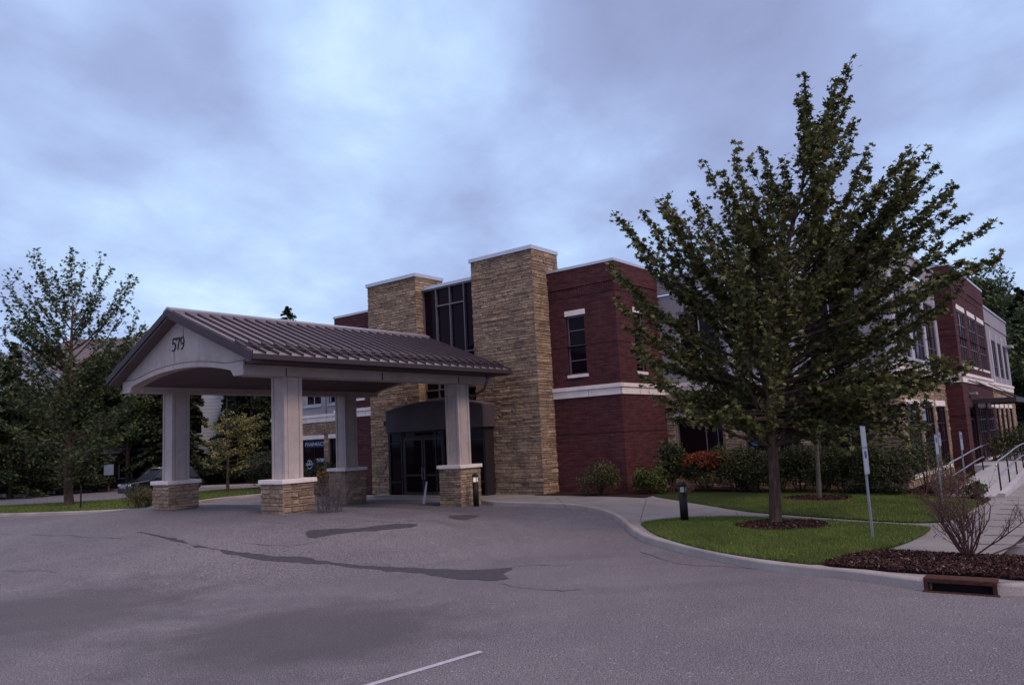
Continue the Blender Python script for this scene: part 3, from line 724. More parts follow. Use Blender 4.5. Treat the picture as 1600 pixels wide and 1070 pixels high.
for y_ in (19.33, 24.74): vs = MB(); vs.box(22.7, 23.24, y_, y_ + .05, VZ, 2.93); part(vs, "vestibule_side", "brown_panel")
# wall lantern on the left tower, flood lamp at its foot
wl = MB(); wl.box(23.12, 23.2, 25.2, 25.34, 3.15, 3.5); wl.box(22.98, 23.12, 25.19, 25.35, 3.25, 3.45); part(wl, "wall_lantern", "black_metal")

# wall behind the tree (faces the drive), stone below, stucco above
WB = 27.5; A0 = 5.65
hw = [(11.75, 13.62, .85, 2.87), (9.0, 10.95, .85, 2.87), (6.62, 8.35, .85, 2.87)]
st = MB(); wallface(st, 'b', WB, A0, 14.03, 0, 3.82, hw); part(st, "mortar_bed", "mortar")
st = MB(); stones(st, 'b', WB, A0, 14.03, 0, 3.82, [(a - .06, b + .06, c - .1, d + .22) for a, b, c, d in hw], 31); part(st, "stone_wall", "tan_stone")
labs = ["wide dark window behind the red barberry", "window with the blue drop sticker and white lettering", "dark window behind the hedge near the stone corner"]
wins = [window('b', WB, a, b, c, d, (b - (b - a) * .62, b - (b - a) * .87), (), 'mullion_metal', lint=(.06, .22), sill=(.06, .1), lab=l) for (a, b, c, d), l in zip(hw, labs)]
hw2 = [(11.55, 13.3, 4.75, 7.0), (9.1, 10.9, 4.75, 7.0), (6.62, 8.55, 4.75, 7.0)]
st = MB(); wallface(st, 'b', WB, A0, 14.03, 4.2, 7.75, hw2); wallface(st, 'b', WB - .05, A0, 14.03, 7.78, 8.45)
part(st, "stucco_wall", "grey_stucco")
for (a, b, c, d), l in zip(hw2, ["upper stucco window nearest the brick block", "middle upper stucco window behind the maple crown", "upper stucco window nearest the outer corner"]):
    window('b', WB, a, b, c, d, ((a + b) / 2,), (5.3,), 'white_trim', sill=(.1, .12), lmat='white_trim', fw=.07, lab=l)
for u in (5.65, 8.75, 11.05): pm = MB(); fb(pm, 'b', WB, u + .03, u + .26, 4.22, 7.4, 0, .07); part(pm, "pilaster", "white_trim")
belts('b', WB, A0, 14.03); cope('b', WB - .05, A0, 14.03, 8.45, 1)
wsg = wins[1]
mb = MB(); pts = []
cx, cz = 10.58, 1.93
for k in range(25):
    t = k / 24 * math.pi * 1.5 - math.pi * 1.25; pts.append((cx + .2 * math.cos(t + math.pi / 2 + 0), cz + .2 * math.sin(t + math.pi / 2)))
drop = [(cx, cz + .46)] + [(cx + .2 * math.cos(t), cz + .2 * math.sin(t)) for t in [R(30) - R(240) * i / 20 for i in range(21)]]
mb.add([fp('b', WB + .09, u, z, .0) for u, z in drop] + [fp('b', WB + .09, u, z, -.008) for u, z in drop], [tuple(range(len(drop))), tuple(range(len(drop), 2 * len(drop)))[::-1]] + [(i, (i + 1) % len(drop), (i + 1) % len(drop) + len(drop), i + len(drop)) for i in range(len(drop))])
part(mb, "drop_sticker", "drop_blue", wsg)
mb = MB(); fb(mb, 'b', WB + .08, 10.42, 10.86, cz + .07, cz + .15, 0, .012); part(mb, "sticker_band", "drop_red", wsg)
mb = MB(); fb(mb, 'b', WB + .085, 9.1, 9.85, 1.75, 2.2, 0, .006); part(mb, "sign_panel", "banner_navy", wsg)
for i, (t_, zz_) in enumerate([("OPEN MON-FRI", 2.26), ("URGENT", 2.13), ("HEALTH CARE", 1.98), ("WALK INS", 1.83)][1:]):
    pass
for i, zz_ in enumerate((2.24, 2.10, 1.95, 1.80)):      # illegible small rows of white print in the photo
    mb = MB(); u = 9.88; rg = random.Random(i)
    while u > 9.35:
        lw = rg.uniform(.02, .045); fb(mb, 'b', WB + .085, u - lw, u, zz_, zz_ + .055, .007, .011); u -= lw + rg.choice((.012, .012, .04))
    part(mb, "print_row", "interior_white", wsg)

# long side facing the parking bays
hs = [(28.15, 28.95, .55, 2.87), (29.3, 31.0, .55, 2.87), (31.4, 33.6, .55, 2.87), (34.0, 35.8, .55, 2.87)]
hs = [(28.45, 30.6, .55, 2.87), (31.1, 33.2, .55, 2.87), (33.7, 35.7, .55, 2.87)]
st = MB(); wallface(st, 'a', A0, WB, 36.2, 0, 3.82, hs); part(st, "mortar_bed", "mortar")
st = MB(); stones(st, 'a', A0, WB, 36.2, 0, 3.82, [(a - .06, b + .06, c - .1, d + .22) for a, b, c, d in hs], 41, hmin=.1, hmax=.22); part(st, "stone_wall", "tan_stone")
for (a, b, c, d), l in zip(hs, ["ground floor window nearest the stone corner", "middle ground floor window between narrow stone piers", "ground floor window beside the projecting brick block"]):
    wq = window('a', A0, a, b, c, d, ((a + b) / 2,), (2.2, 1.5), 'dark_bronze', lint=(.08, .22), sill=(.1, .13), lab=l, rec=.03)
hs2 = [(28.35, 30.25, 4.55, 7.0), (30.75, 32.9, 4.55, 7.0), (33.4, 35.5, 4.55, 7.0)]
st = MB(); wallface(st, 'a', A0, WB, 36.2, 4.2, 7.75, hs2); wallface(st, 'a', A0 - .05, WB - .05, 36.2, 7.78, 8.45); part(st, "stucco_wall", "grey_stucco")
for (a, b, c, d), l in zip(hs2, ["tall upper window next to the stucco corner", "middle tall upper window between white pilasters", "tall upper window against the projecting brick block"]):
    window('a', A0, a, b, c, d, (a + (b - a) / 3, b - (b - a) / 3), (5.15,), 'mullion_metal', sill=(.1, .12), lmat='white_trim', fw=.05, lab=l, rec=.02, mw=.03)
for u in (27.75, 30.3, 32.95, 35.55): pm = MB(); fb(pm, 'a', A0, u, u + .42, 4.22, 7.4, 0, .035); part(pm, "pilaster", "white_trim")
belts('a', A0, WB - .05, 36.2); cope('a', A0 - .05, WB + .36, 36.2, 8.45)
# projecting brick block
P2 = 5.0
brickwall('b', 36.2, P2, A0 + .05, []); 
h2 = [(37.0, 39.05, 4.6, 6.95), (39.95, 42.1, 4.6, 6.95), (42.9, 45.1, 4.6, 6.95), (37.3, 39.0, .3, 2.82), (39.9, 42.1, .5, 2.82), (43.0, 45.1, .5, 2.82)]
brickwall('a', P2, 36.2, 45.8, h2)
for (a, b, c, d), l in zip(h2[:3], ["upper brick block window nearest the stucco section", "middle upper window of the projecting brick block", "upper brick block window farthest from the drive"]):
    window('a', P2, a, b, c, d, (a + (b - a) / 3, b - (b - a) / 3), (5.4, 6.3), 'mullion_metal', lint=(.06, .22), sill=(.06, .1), lab=l, rec=.03)
for (a, b, c, d), l in zip(h2[4:], ["ground floor brick window just past the side door", "second ground floor brick window past the side door"]):
    window('a', P2, a, b, c, d, (a + (b - a) / 3, b - (b - a) / 3), (1.1, 1.7, 2.25), 'mullion_metal', lint=(.06, .22), sill=(.06, .1), lab=l, rec=.03)
wd = window('a', P2, 37.3, 39.0, .3, 2.82, (38.15,), (2.3,), 'dark_bronze', lab="side entrance door under the steel canopy", name="side_door")
belts('b', 36.2, P2, A0, 1, 0); belts('a', P2, 36.15, 45.8, 0, 1); cope('b', 36.2, P2, A0 + .3, TOP, 1); cope('a', P2, 36.6, 45.8, TOP, 0, 1)
mb = MB(); mb.box(45.75, 45.79, P2 + .02, 6, 4.25, 8.7); part(mb, "brick_return", "red_brick")
# last stucco section
P3 = 5.4; h3 = [(51.2, 53.1, 4.6, 6.75), (54.0, 55.7, 4.6, 6.75), (56.5, 58.2, 4.6, 6.75), (47.2, 49.6, 4.6, 6.75)]
h3b = [(47.0, 48.6, .6, 2.82), (49.4, 50.8, .6, 2.82), (51.5, 53.0, .6, 2.82), (53.8, 55.2, .6, 2.82), (56.0, 57.6, .6, 2.82)]
st = MB(); wallface(st, 'a', P3, 45.8, 59.4, 4.2, 7.5, h3); wallface(st, 'a', P3 - .05, 45.8, 59.45, 7.53, 8.35); part(st, "stucco_wall", "grey_stucco")
st = MB(); wallface(st, 'a', P3, 45.8, 59.4, 0, 3.82, h3b); part(st, "mortar_bed", "mortar")
st = MB(); stones(st, 'a', P3, 45.8, 59.4, 0, 3.82, [(a - .06, b + .06, c - .1, d + .22) for a, b, c, d in h3b], 51, lmin=.35, lmax=.9, hmin=.12, hmax=.25); part(st, "stone_wall", "tan_stone")
for a, b, c, d in h3: window('a', P3, a, b, c, d, ((a + b) / 2,), (5.2,), 'mullion_metal', fw=.05, rec=.02)
for a, b, c, d in h3b: window('a', P3, a, b, c, d, (), (), 'dark_bronze', lint=(.08, .22), sill=(.1, .1), rec=.03)
for u in (50.5, 53.2, 55.8, 58.5): pm = MB(); fb(pm, 'a', P3, u, u + .5, 4.22, 7.2, 0, .035); part(pm, "pilaster", "white_trim")
pm = MB(); fb(pm, 'a', P3, 58.3, 59.6, 6.7, 6.85, 0, .35); part(pm, "corner_ledge", "white_trim")
belts('a', P3, 45.8, 59.4, 0, 1); cope('a', P3 - .05, 45.8, 59.5, 8.35)
mb = MB(); mb.box(59.35, 59.39, P3 + .02, 30, 0, 8.3); part(mb, "rear_wall", "grey_stucco")
rf = MB(); rf.box(24.3, 27.6, 14.1, 29.9, 8.1, 8.2); rf.box(27.6, 59.3, 5.8, 37.9, 7.6, 7.7); part(rf, "flat_roof", "dark_gap")
ins = MB(); ins.box(24.9, 27.4, 14.6, 29.4, .1, 8.0); ins.box(28.4, 58.8, 6.6, 37.4, .1, 7.4); part(ins, "interior_core", "dark_gap")
# square plaque / lamp on the brick block wall, steel side canopy with tie rods
mb = MB(); fb(mb, 'a', P2, 37.6, 38.1, 3.32, 3.42, .02, .28); part(mb, "wall_light", "sign_white")
mb = MB(); mb.box(38.4, 44.2, 3.45, 5.0, 3.0, 3.05); mb.box(38.4, 44.2, 3.40, 3.47, 2.93, 3.13); mb.box(38.33, 38.40, 3.4, 5.0, 2.93, 3.13); mb.box(44.2, 44.27, 3.4, 5.0, 2.93, 3.13)
cn = part(mb, "side_canopy", "roof_trim"); cn['label'] = "flat steel canopy hung over the side door"
tr = MB()
for b in (39.2, 43.4):
    for k in (0, .18): tr.tube([(b, 3.6, 3.1), (b, 5.0 - .1, 3.95 - k)], .022, 6)
tr.tube([(37.2, 4.88, 3.9), (43.4, 3.6, 3.14)], .03, 6)
part(tr, "tie_rod", "roof_trim", cn)

# ------------------------------------------------------------------ drive-through canopy
CORG = (18.73, 21.75, 0)
can = thing("entrance_canopy", "drive-through canopy with a brown standing seam metal roof, gable number 579 and four stone-footed columns", "canopy", W(18.73, 21.75, 0), YAW)
def cpart(mb, name, mat, parent=can, bevel=0): return mb.build(name, mat, parent, CORG, bevel=bevel)
AC = 21.75; EZ = 4.93; RZ = 6.64; EA = 4.27; X0, X1 = 11.35, 22.1
sl_ = (RZ - EZ) / EA
# roof slabs
for sgn, lb in ((-1, "roof slope facing the parking lot"), (1, "roof slope facing away from the viewer")):
    EA = (4.27 if sgn < 0 else 3.75); sl_ = (RZ - EZ) / EA; SM = MB()
    mb = MB(); e = AC + sgn * EA
    mb.hexa([(X0, AC, RZ - .10), (X1, AC, RZ - .10), (X1, e, EZ - .10), (X0, e, EZ - .10), (X0, AC, RZ), (X1, AC, RZ), (X1, e, EZ), (X0, e, EZ)])
    ns = 28
    for i in range(ns):
        x = X0 + .03 + i * (X1 - X0 - .06) / (ns - 1)
        mb, mb_keep = SM, mb
        n_ = Vector((0, sgn * sl_, 1)).normalized() * .068
        a0, a1 = Vector((x, AC + sgn * .16, RZ + .001 - .16 * sl_)), Vector((x, e, EZ + .001))
        mb.hexa([(x - .024, a0.y, a0.z - .02), (x + .024, a0.y, a0.z - .02), (x + .024, a1.y, a1.z - .02), (x - .024, a1.y, a1.z - .02),
                 (x - .022, a0.y + n_.y, a0.z + n_.z), (x + .022, a0.y + n_.y, a0.z + n_.z), (x + .022, a1.y + n_.y, a1.z + n_.z), (x - .022, a1.y + n_.y, a1.z + n_.z)])
        mb = mb_keep
    ro = cpart(mb, "roof_slope", "standing_seam_metal"); ro['label'] = lb; cpart(SM, "seam_ribs", "shaded_rib_metal", ro)
    sg = MB()
    for dn in (.38, .62):
        y = AC + sgn * (EA - dn); z = EZ + dn * sl_ + .10; sg.tube([(X0 + .1, y, z), (X1 - .1, y, z)], .018, 6)
    for i in range(ns):
        x = X0 + .03 + i * (X1 - X0 - .06) / (ns - 1)
        y = AC + sgn * (EA - .30); z = EZ + .3 * sl_
        sg.hexa([(x - .05, y, z + .03), (x + .05, y, z + .03), (x + .05, y - sgn * .42, z + .42 * sl_ + .03), (x - .05, y - sgn * .42, z + .42 * sl_ + .03),
                 (x - .05, y, z + .11), (x + .05, y, z + .11), (x + .05, y - sgn * .42, z + .42 * sl_ + .15), (x - .05, y - sgn * .42, z + .42 * sl_ + .15)])
    cpart(sg, "snow_guard", "roof_trim", ro)
    gt = MB(); y0 = e; y1 = e + sgn * .13
    gt.box(X0 - .02, X1 + .02, y0, y1, EZ - .17, EZ - .02); cpart(gt, "gutter", "roof_trim", can, .015)
    ef = MB(); ef.box(X0 + .35, X1 - .05, AC + sgn * 3.44, e - sgn * .002, EZ - .20, EZ - .12); cpart(ef, "eave_soffit", "roof_trim")
rc = MB()
for sgn in (-1, 1):
    q = .24; zq = RZ - q * (RZ - EZ) / (4.27 if sgn < 0 else 3.75)
    rc.hexa([(X0 - .03, AC, RZ + .0), (X1 + .03, AC, RZ + .0), (X1 + .03, AC + sgn * q, zq + .0), (X0 - .03, AC + sgn * q, zq + .0), (X0 - .03, AC, RZ + .125), (X1 + .03, AC, RZ + .125), (X1 + .03, AC + sgn * q, zq + .115), (X0 - .03, AC + sgn * q, zq + .115)])
cpart(rc, "ridge_cap", "standing_seam_metal")
# rake boards
for x, nm in ((X0, 0), (X1, 1)):
    rk = MB(); xa, xb = (x - .05, x - .003) if nm == 0 else (x + .003, x + .05)
    for sgn in (-1, 1):
        EA = (4.27 if sgn < 0 else 3.75); e = AC + sgn * (EA + .06)
        rk.hexa([(xa, AC, RZ - .15), (xb, AC, RZ - .15), (xb, e, EZ - .17), (xa, e, EZ - .17), (xa, AC, RZ + .05), (xb, AC, RZ + .05), (xb, e, EZ + .03), (xa, e, EZ + .03)])
    cpart(rk, "rake_board", "roof_trim")
rs = MB()
for sgn in (-1, 1):
    EA = (4.27 if sgn < 0 else 3.75); e = AC + sgn * (EA - .02)
    rs.hexa([(X0 + .003, AC, RZ - .22), (11.69, AC, RZ - .22), (11.69, e, EZ - .22), (X0 + .003, e, EZ - .22), (X0 + .003, AC, RZ - .11), (11.69, AC, RZ - .11), (11.69, e, EZ - .11), (X0 + .003, e, EZ - .11)])
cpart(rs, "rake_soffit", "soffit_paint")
# gables
BL, BR = 18.32, 25.18
def rtop(u): return RZ - .12 - abs(u - AC) * (RZ - EZ) / (4.27 if u < AC else 3.75)
def arch_under(u):
    if u < 18.93 or u > 24.57: return 4.46
    t = (u - AC) / 2.82; return 4.63 + .31 * (1 - t * t)
def gable(x0, x1):
    mb = MB(); n = 40; us = [BL + (BR - BL) * i / n for i in range(n + 1)] + [18.93, 18.9301, 24.5699, 24.57]; us = sorted(us)
    for i in range(len(us) - 1):
        u0, u1 = us[i], us[i + 1]; t0 = rtop(u0); t1 = rtop(u1)
        mb.hexa([(x0, u0, arch_under(u0)), (x1, u0, arch_under(u0)), (x1, u1, arch_under(u1)), (x0, u1, arch_under(u1)), (x0, u0, t0), (x1, u0, t0), (x1, u1, t1), (x0, u1, t1)])
    return cpart(mb, "gable_wall", "canopy_stucco")
gw = gable(11.70, 12.0)
gable(21.85, 22.05)
for (s0, s1) in ((17.6, 18.32), (25.18, 25.42)):   # small triangular ends under the eaves
    mb = MB(); mb.hexa([(11.72, s0, EZ - .19), (12.0, s0, EZ - .19), (12.0, s1, EZ - .19), (11.72, s1, EZ - .19)] + [(x, s, rtop(s)) for x, s in ((11.72, s0), (12.0, s0), (12.0, s1), (11.72, s1))]); cpart(mb, "eave_return", "canopy_stucco")
tb = MB(); n = 44; us = [BL + (BR - BL) * i / n for i in range(n + 1)] + [18.93, 18.9301, 24.5699, 24.57]; us = sorted(us)
for i in range(len(us) - 1):
    u0, u1 = us[i], us[i + 1]
    def tz(u): return max(4.83, arch_under(u) + .14) if 18.93 <= u <= 24.57 else 4.83
    tb.hexa([(11.655, u0, arch_under(u0) - .005), (11.70, u0, arch_under(u0) - .005), (11.70, u1, arch_under(u1) - .005), (11.655, u1, arch_under(u1) - .005), (11.655, u0, tz(u0)), (11.70, u0, tz(u0)), (11.70, u1, tz(u1)), (11.655, u1, tz(u1))])
cpart(tb, "arch_trim", "canopy_stucco")
ln = MB()
for i in range(len(us) - 1):
    u0, u1 = us[i], us[i + 1]
    if u1 - u0 < .001: continue
    ln.hexa([(11.65, u0, tz(u0) + .002), (11.70, u0, tz(u0) + .002), (11.70, u1, tz(u1) + .002), (11.65, u1, tz(u1) + .002), (11.65, u0, tz(u0) + .016), (11.70, u0, tz(u0) + .016), (11.70, u1, tz(u1) + .016), (11.65, u1, tz(u1) + .016)])
cpart(ln, "trim_joint", "roof_trim")
# beams and ceiling
for (y0, y1, nm) in ((18.32, 18.95, 1), (24.55, 25.18, 0)):
    mb = MB(); mb.box(12.0, 21.85, y0, y1, 4.46, 4.97); y_ = (y0 - .03, y0) if nm else (y1, y1 + .03)
    mb.box(11.75, 22.0, y_[0], y_[1], 4.68, 4.83); cpart(mb, "beam", "canopy_stucco")
mb = MB()
vu = [18.95 + i * (5.6 / 36) for i in range(37)]
for u0, u1 in zip(vu, vu[1:]):      # shallow vault following the gable arch
    q0, q1 = arch_under(u0) + .004, arch_under(u1) + .004
    if abs(q0 - q1) > .1: q0 = q1 = max(q0, q1)
    mb.hexa([(12.0, u0, q0), (21.85, u0, q0), (21.85, u1, q1), (12.0, u1, q1), (12.0, u0, q0 + .05), (21.85, u0, q0 + .05), (21.85, u1, q1 + .05), (12.0, u1, q1 + .05)])
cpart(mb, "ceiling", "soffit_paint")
jm = MB()
for b_ in (13.0, 16.6, 20.2): jm.box(b_ - .006, b_ + .006, 18.286, 18.33, 4.462, 4.68)
cpart(jm, "beam_joint", "roof_trim")
mb = MB(); mb.lathe([(.001, 4.90), (.14, 4.90), (.16, 4.95)], (15.5, 21.75), 16); mb.lathe([(.001, 4.90), (.14, 4.90), (.16, 4.95)], (18.9, 21.75), 16); cpart(mb, "ceiling_light", "limestone")
# columns
for (x0, y0, gz, bx, lb) in ((13.0, 18.42, .66, 1.0, "front column with the palest stone foot, nearest the viewer"), (13.0, 24.58, .60, 1.0, "outer column with the parked car behind it"), (20.22, 18.42, .10, 1.0, "column beside the entrance doors with the stained side"), (20.22, 24.58, .10, 1.0, "dark shaded column at the rear")):
    mb = MB(); s = .61; mb.box(x0 + .03, x0 + s - .03, y0 + .03, y0 + s - .03, 1.58, 4.46); mb.box(x0 + .012, x0 + s - .012, y0 + .125, y0 + s - .125, 1.6, 4.45); mb.box(x0 + .125, x0 + s - .125, y0 + .0125, y0 + s - .0125, 1.6, 4.449)
    for xx in (x0, x0 + s - .1):
        for yy in (y0, y0 + s - .1): mb.box(xx, xx + .1, yy, yy + .1, 1.58, 4.458)
    co_ = cpart(mb, "column", "canopy_stucco"); co_['label'] = lb
    cx0, cx1, cy0, cy1 = x0 - .22, x0 - .22 + bx + .06, y0 - .22, y0 - .22 + 1.06
    st = MB(); st.box(cx0 + .03, cx1 - .03, cy0 + .03, cy1 - .03, gz - .35, 1.47)
    fo = cpart(st, "stone_foot", "mortar", co_)
    st = MB(); sd = int(x0 * 7 + y0)
    stones(st, 'b', cx0 + .03, cy0, cy1 - .0, gz - .2, 1.47, (), sd, dep=.045, lmin=.16, lmax=.5); stones(st, 'a', cy0 + .03, cx0, cx1, gz - .2, 1.47, (), sd + 3, dep=.045, lmin=.16, lmax=.5)
    st.box(cx0 + .05, cx1, cy1 - .06, cy1 - .02, gz - .2, 1.47); st.box(cx1 - .05, cx1 - .01, cy0 + .04, cy1 - .04, gz - .2, 1.47)
    st.build("stone_facing", "tan_stone", co_, CORG)
    cpm = MB(); cpm.box(cx0 - .05, cx1 + .05, cy0 - .05, cy1 + .05, 1.47, 1.59); cpart(cpm, "stone_cap", "limestone", co_, .012)
# downspout by the entrance column
dsp = MB()
dsp.tube([(20.95, 17.6, 4.8), (20.95, 17.62, 4.5), (20.9, 17.75, 4.2), (20.9, 18.3, 3.98), (20.88, 18.36, 3.9), (20.88, 18.37, 1.6)][:5], .05, 8)
cpart(dsp, "downspout", "roof_trim")
# house number 579, thick and thin strokes
def digit_strokes():
    D = {}
    D['5'] = [([(.62, .98), (.25, .98)], .10), ([(.25, .98), (.18, .58)], .035), ([(.18, .56), (.38, .64), (.56, .55), (.63, .36), (.55, .14), (.36, .02), (.14, .06)], .085)]
    D['7'] = [([(.12, .80), (.16, .96), (.66, .96)], .09), ([(.66, .96), (.46, .55), (.34, .02)], .075)]
    D['9'] = [([(.62, .68), (.54, .90), (.37, .98), (.20, .88), (.15, .68), (.22, .50), (.38, .44), (.54, .52), (.62, .68)], .07), ([(.63, .70), (.58, .36), (.42, .12), (.22, .02)], .075)]
    return D
def digits(body, u_left, z, h, x):
    mb = MB(); DS = digit_strokes(); u = u_left
    for ch in body:
        for k, (pl, wd_) in enumerate(DS[ch]):
            P = smooth(pl, 5) if len(pl) > 2 else [Vector(p) for p in pl]
            wd_ *= 1.25; L1, L2 = offset(P, wd_ / 2), offset(P, -wd_ / 2)
            for i in range(len(P) - 1):
                f = lambda p, d: (x - d, u - p.x * h, z + p.y * h)
                dd = .02 + k * .002
                mb.hexa([f(L1[i], 0), f(L1[i + 1], 0), f(L2[i + 1], 0), f(L2[i], 0), f(L1[i], dd), f(L1[i + 1], dd), f(L2[i + 1], dd), f(L2[i], dd)])
        u -= h * .66
    return mb
cpart(digits("579", 22.17, 5.50, .37, 11.70), "address_number", "black_metal")
mb = MB(); rg = random.Random(3)       # rust and dirt runs below and above the digits
def run(u, z0, z1, wd_, k=0):
    pts = []; n = 7
    for i in range(n): z = z0 + (z1 - z0) * i / (n - 1); ww = wd_ * (1 - .75 * i / (n - 1)) * rg.uniform(.7, 1.2); pts.append((u, z, ww))
    for i in range(n - 1):
        (a, z, w0), (_, zb, w1) = pts[i], pts[i + 1]; mb.poly([(11.698 - k, a - w0 / 2, z), (11.698 - k, a + w0 / 2, z), (11.698 - k, a + w1 / 2, zb), (11.698 - k, a - w1 / 2, zb)])
run(22.02, 5.48, 5.09, .05); run(21.51, 5.87, 6.18, .07); run(22.0, 5.08, 4.96, .035, .045)
cpart(mb, "rust_streak", "stained_stucco")

# ------------------------------------------------------------------ small street furniture
def bollard(loc, lb, lit, hgt=.98):
    t = thing("bollard_light", lb, "bollard light", loc, 0, "black bollard lights by the walkways")
    mb = MB(); mb.lathe([(.001, 0), (.10, 0), (.10, .74 * hgt), (.001, .74 * hgt)], n=20); mb.build("post", "black_metal", t)
    mb = MB(); mb.lathe([(.085, .741 * hgt), (.085, .88 * hgt)], n=20); mb.build("lens", "lit_lens" if lit else "lamp_lens", t)
    mb = MB()
    for k in range(4): a = k * math.pi / 2 + .5; mb.box(.086 * math.cos(a) - .012, .086 * math.cos(a) + .012, .086 * math.sin(a) - .012, .086 * math.sin(a) + .012, .741 * hgt, .88 * hgt)
    mb.build("lens_guard", "black_metal", t)
    mb = MB(); mb.lathe([(.001, .88 * hgt), (.108, .88 * hgt), (.108, .915 * hgt), (.09, .955 * hgt), (.05, .985 * hgt), (.001, hgt)], n=20); mb.build("cap", "black_metal", t)
    return t
p = G(1070, 815, .15); bollard(Vector((p.x, p.y, .155)), "black bollard light on the lawn edge where the walkway widens, lamp unlit", False)
p = G(744, 786, .1); bollard(Vector((p.x, p.y, H(p.x, p.y) + .0)), "black bollard light glowing behind the column beside the entrance doors", True, 1.12)
mb = MB(); p = G(662, 787); q = Vector((p.x + .12, p.y + .15, p.z + .80)); d = Vector((1, .0, 0)) * .045
mb.hexa([p - d, p + d, p + d + Vector((0, .02, 0)), p - d + Vector((0, .02, 0)), q - d * .7, q + d * .7, q + d * .7 + Vector((0, .02, 0)), q - d * .7 + Vector((0, .02, 0))])
tag(mb.build("leaning_board", "white_trim", None, tuple(p), p), "slim pale board leaning against the column foot by the entrance doors", "board")
def sign_post(px_, base_y, top_z, tilt, lb, plates, yaw=YAW + .35):
    g = G(px_, base_y, .15); t = thing("sign_post", lb, "sign post", Vector((g.x, g.y, .15)), yaw, "galvanised parking sign posts along the walk")
    mb = MB(); hh = top_z - .15   # U-channel post
    mb.box(-.018, .018, .0, .008, -.1, hh); mb.box(-.040, -.018, -.022, -.016, -.1, hh); mb.box(.018, .040, -.022, -.016, -.1, hh); mb.box(-.024, -.017, -.02, .004, -.1, hh); mb.box(.017, .024, -.02, .004, -.1, hh)
    for k in range(int(hh / .12)): mb.box(-.006, .006, -.004, .0, .05 + k * .12, .07 + k * .12)
    mb.build("post", "galvanised_steel", t)
    for (z0, z1, wd_) in plates:
        pm_ = MB(); pm_.box(-wd_ / 2, wd_ / 2, .009, .014, z0, z1); po = pm_.build("sign_plate", "sign_back", t, bevel=.004)
        f = MB(); f.box(-wd_ / 2 + .02, wd_ / 2 - .02, .0145, .016, z0 + .02, z1 - .02); f.build("sign_face", "sign_white", po)
        if z1 > 1.9: continue
        b = MB(); b.box(-wd_ * .2, wd_ * .2, .0165, .018, z0 + (z1 - z0) * .62, z1 - .06); b.build("blue_symbol", "sign_blue", po)
    t.rotation_euler = (tilt[0], tilt[1], yaw); return t
s1 = sign_post(1365, 842, 2.30, (0, 0), "nearest galvanised sign post, at the front lawn edge, with a narrow plate and blue symbol", [(1.22, 1.72, .30), (1.73, 2.14, .30)], -2.30)
sign_post(1474, 790, 1.98, (0, 0), "galvanised sign post on the rear lawn behind the bare shrub", [(1.30, 1.80, .30)], -2.30)
sign_post(1512, 775, 1.98, (0, 0), "galvanised sign post standing against the ramp handrail", [(1.30, 1.80, .30)], -2.30)
sign_post(1476, 757, 2.08, (0, 0), "farthest sign post, half hidden by the green shrub and the post before it", [(1.3, 1.75, .30)], -2.30)
# storm drain inlet in the kerb
cdir = Vector((inl1.x - inl0.x, inl1.y - inl0.y, 0)); cl = cdir.length; ang = math.atan2(cdir.y, cdir.x)
dr = thing("storm_drain", "rusty cast iron storm drain inlet set in the kerb below the bare shrub", "storm drain", Vector((inl0.x, inl0.y, 0)), ang)
mb = MB(); mb.box(.0, cl, -.02, .26, .15, .19); mb.box(0, cl, -.03, .01, .12, .188); mb.build("hood", "rusty_iron", dr, bevel=.012)
mb = MB(); mb.box(0, .05, -.03, .2, -.02, .15); mb.box(cl - .05, cl, -.03, .2, -.02, .15); mb.box(-.02, cl + .02, -.07, .02, -.02, .012); mb.build("frame", "rusty_iron", dr, bevel=.006)
mb = MB(); mb.box(.05, cl - .05, .16, .19, -.02, .15); mb.box(.05, cl - .05, .02, .16, -.02, .004); mb.build("throat", "dark_gap", dr)
# ramp to the side door, with rails
rp = thing("access_ramp", "pale concrete ramp rising to the side door of the projecting brick block", "ramp", W(25.4, 3.1, .14), YAW)
mb = MB(); RZ1 = .42
def rb(b): return .145 + (RZ1 - .145) * ss(b, 25, 34)
bs_ = [25.2 + i * .8 for i in range(17)]
for i in range(len(bs_) - 1):
    b0, b1 = bs_[i], bs_[i + 1]; a0 = 2.95 - .0 * i; a1 = 4.3
    mb.hexa([(b0, a0, .0), (b1, a0, .0), (b1, a1, .0), (b0, a1, .0), (b0, a0, rb(b0) + .015), (b1, a0, rb(b1) + .015), (b1, a1, rb(b1) + .015), (b0, a1, rb(b0) + .015)])
mb.box(36.3, 39.6, 3.0, 4.98, 0, RZ1 + .012)
mb.build("ramp_slab", "ramp_concrete", rp, (25.4, 3.1, .14))
mb = MB()
for i in range(len(bs_) - 1):
    b0, b1 = bs_[i], bs_[i + 1]
    mb.hexa([(b0, 2.78, 0), (b1, 2.78, 0), (b1, 2.95, 0), (b0, 2.95, 0), (b0, 2.78, rb(b0) + .10), (b1, 2.78, rb(b1) + .10), (b1, 2.95, rb(b1) + .10), (b0, 2.95, rb(b0) + .10)])
mb.build("edge_kerb", "ramp_concrete", rp, (25.4, 3.1, .14))
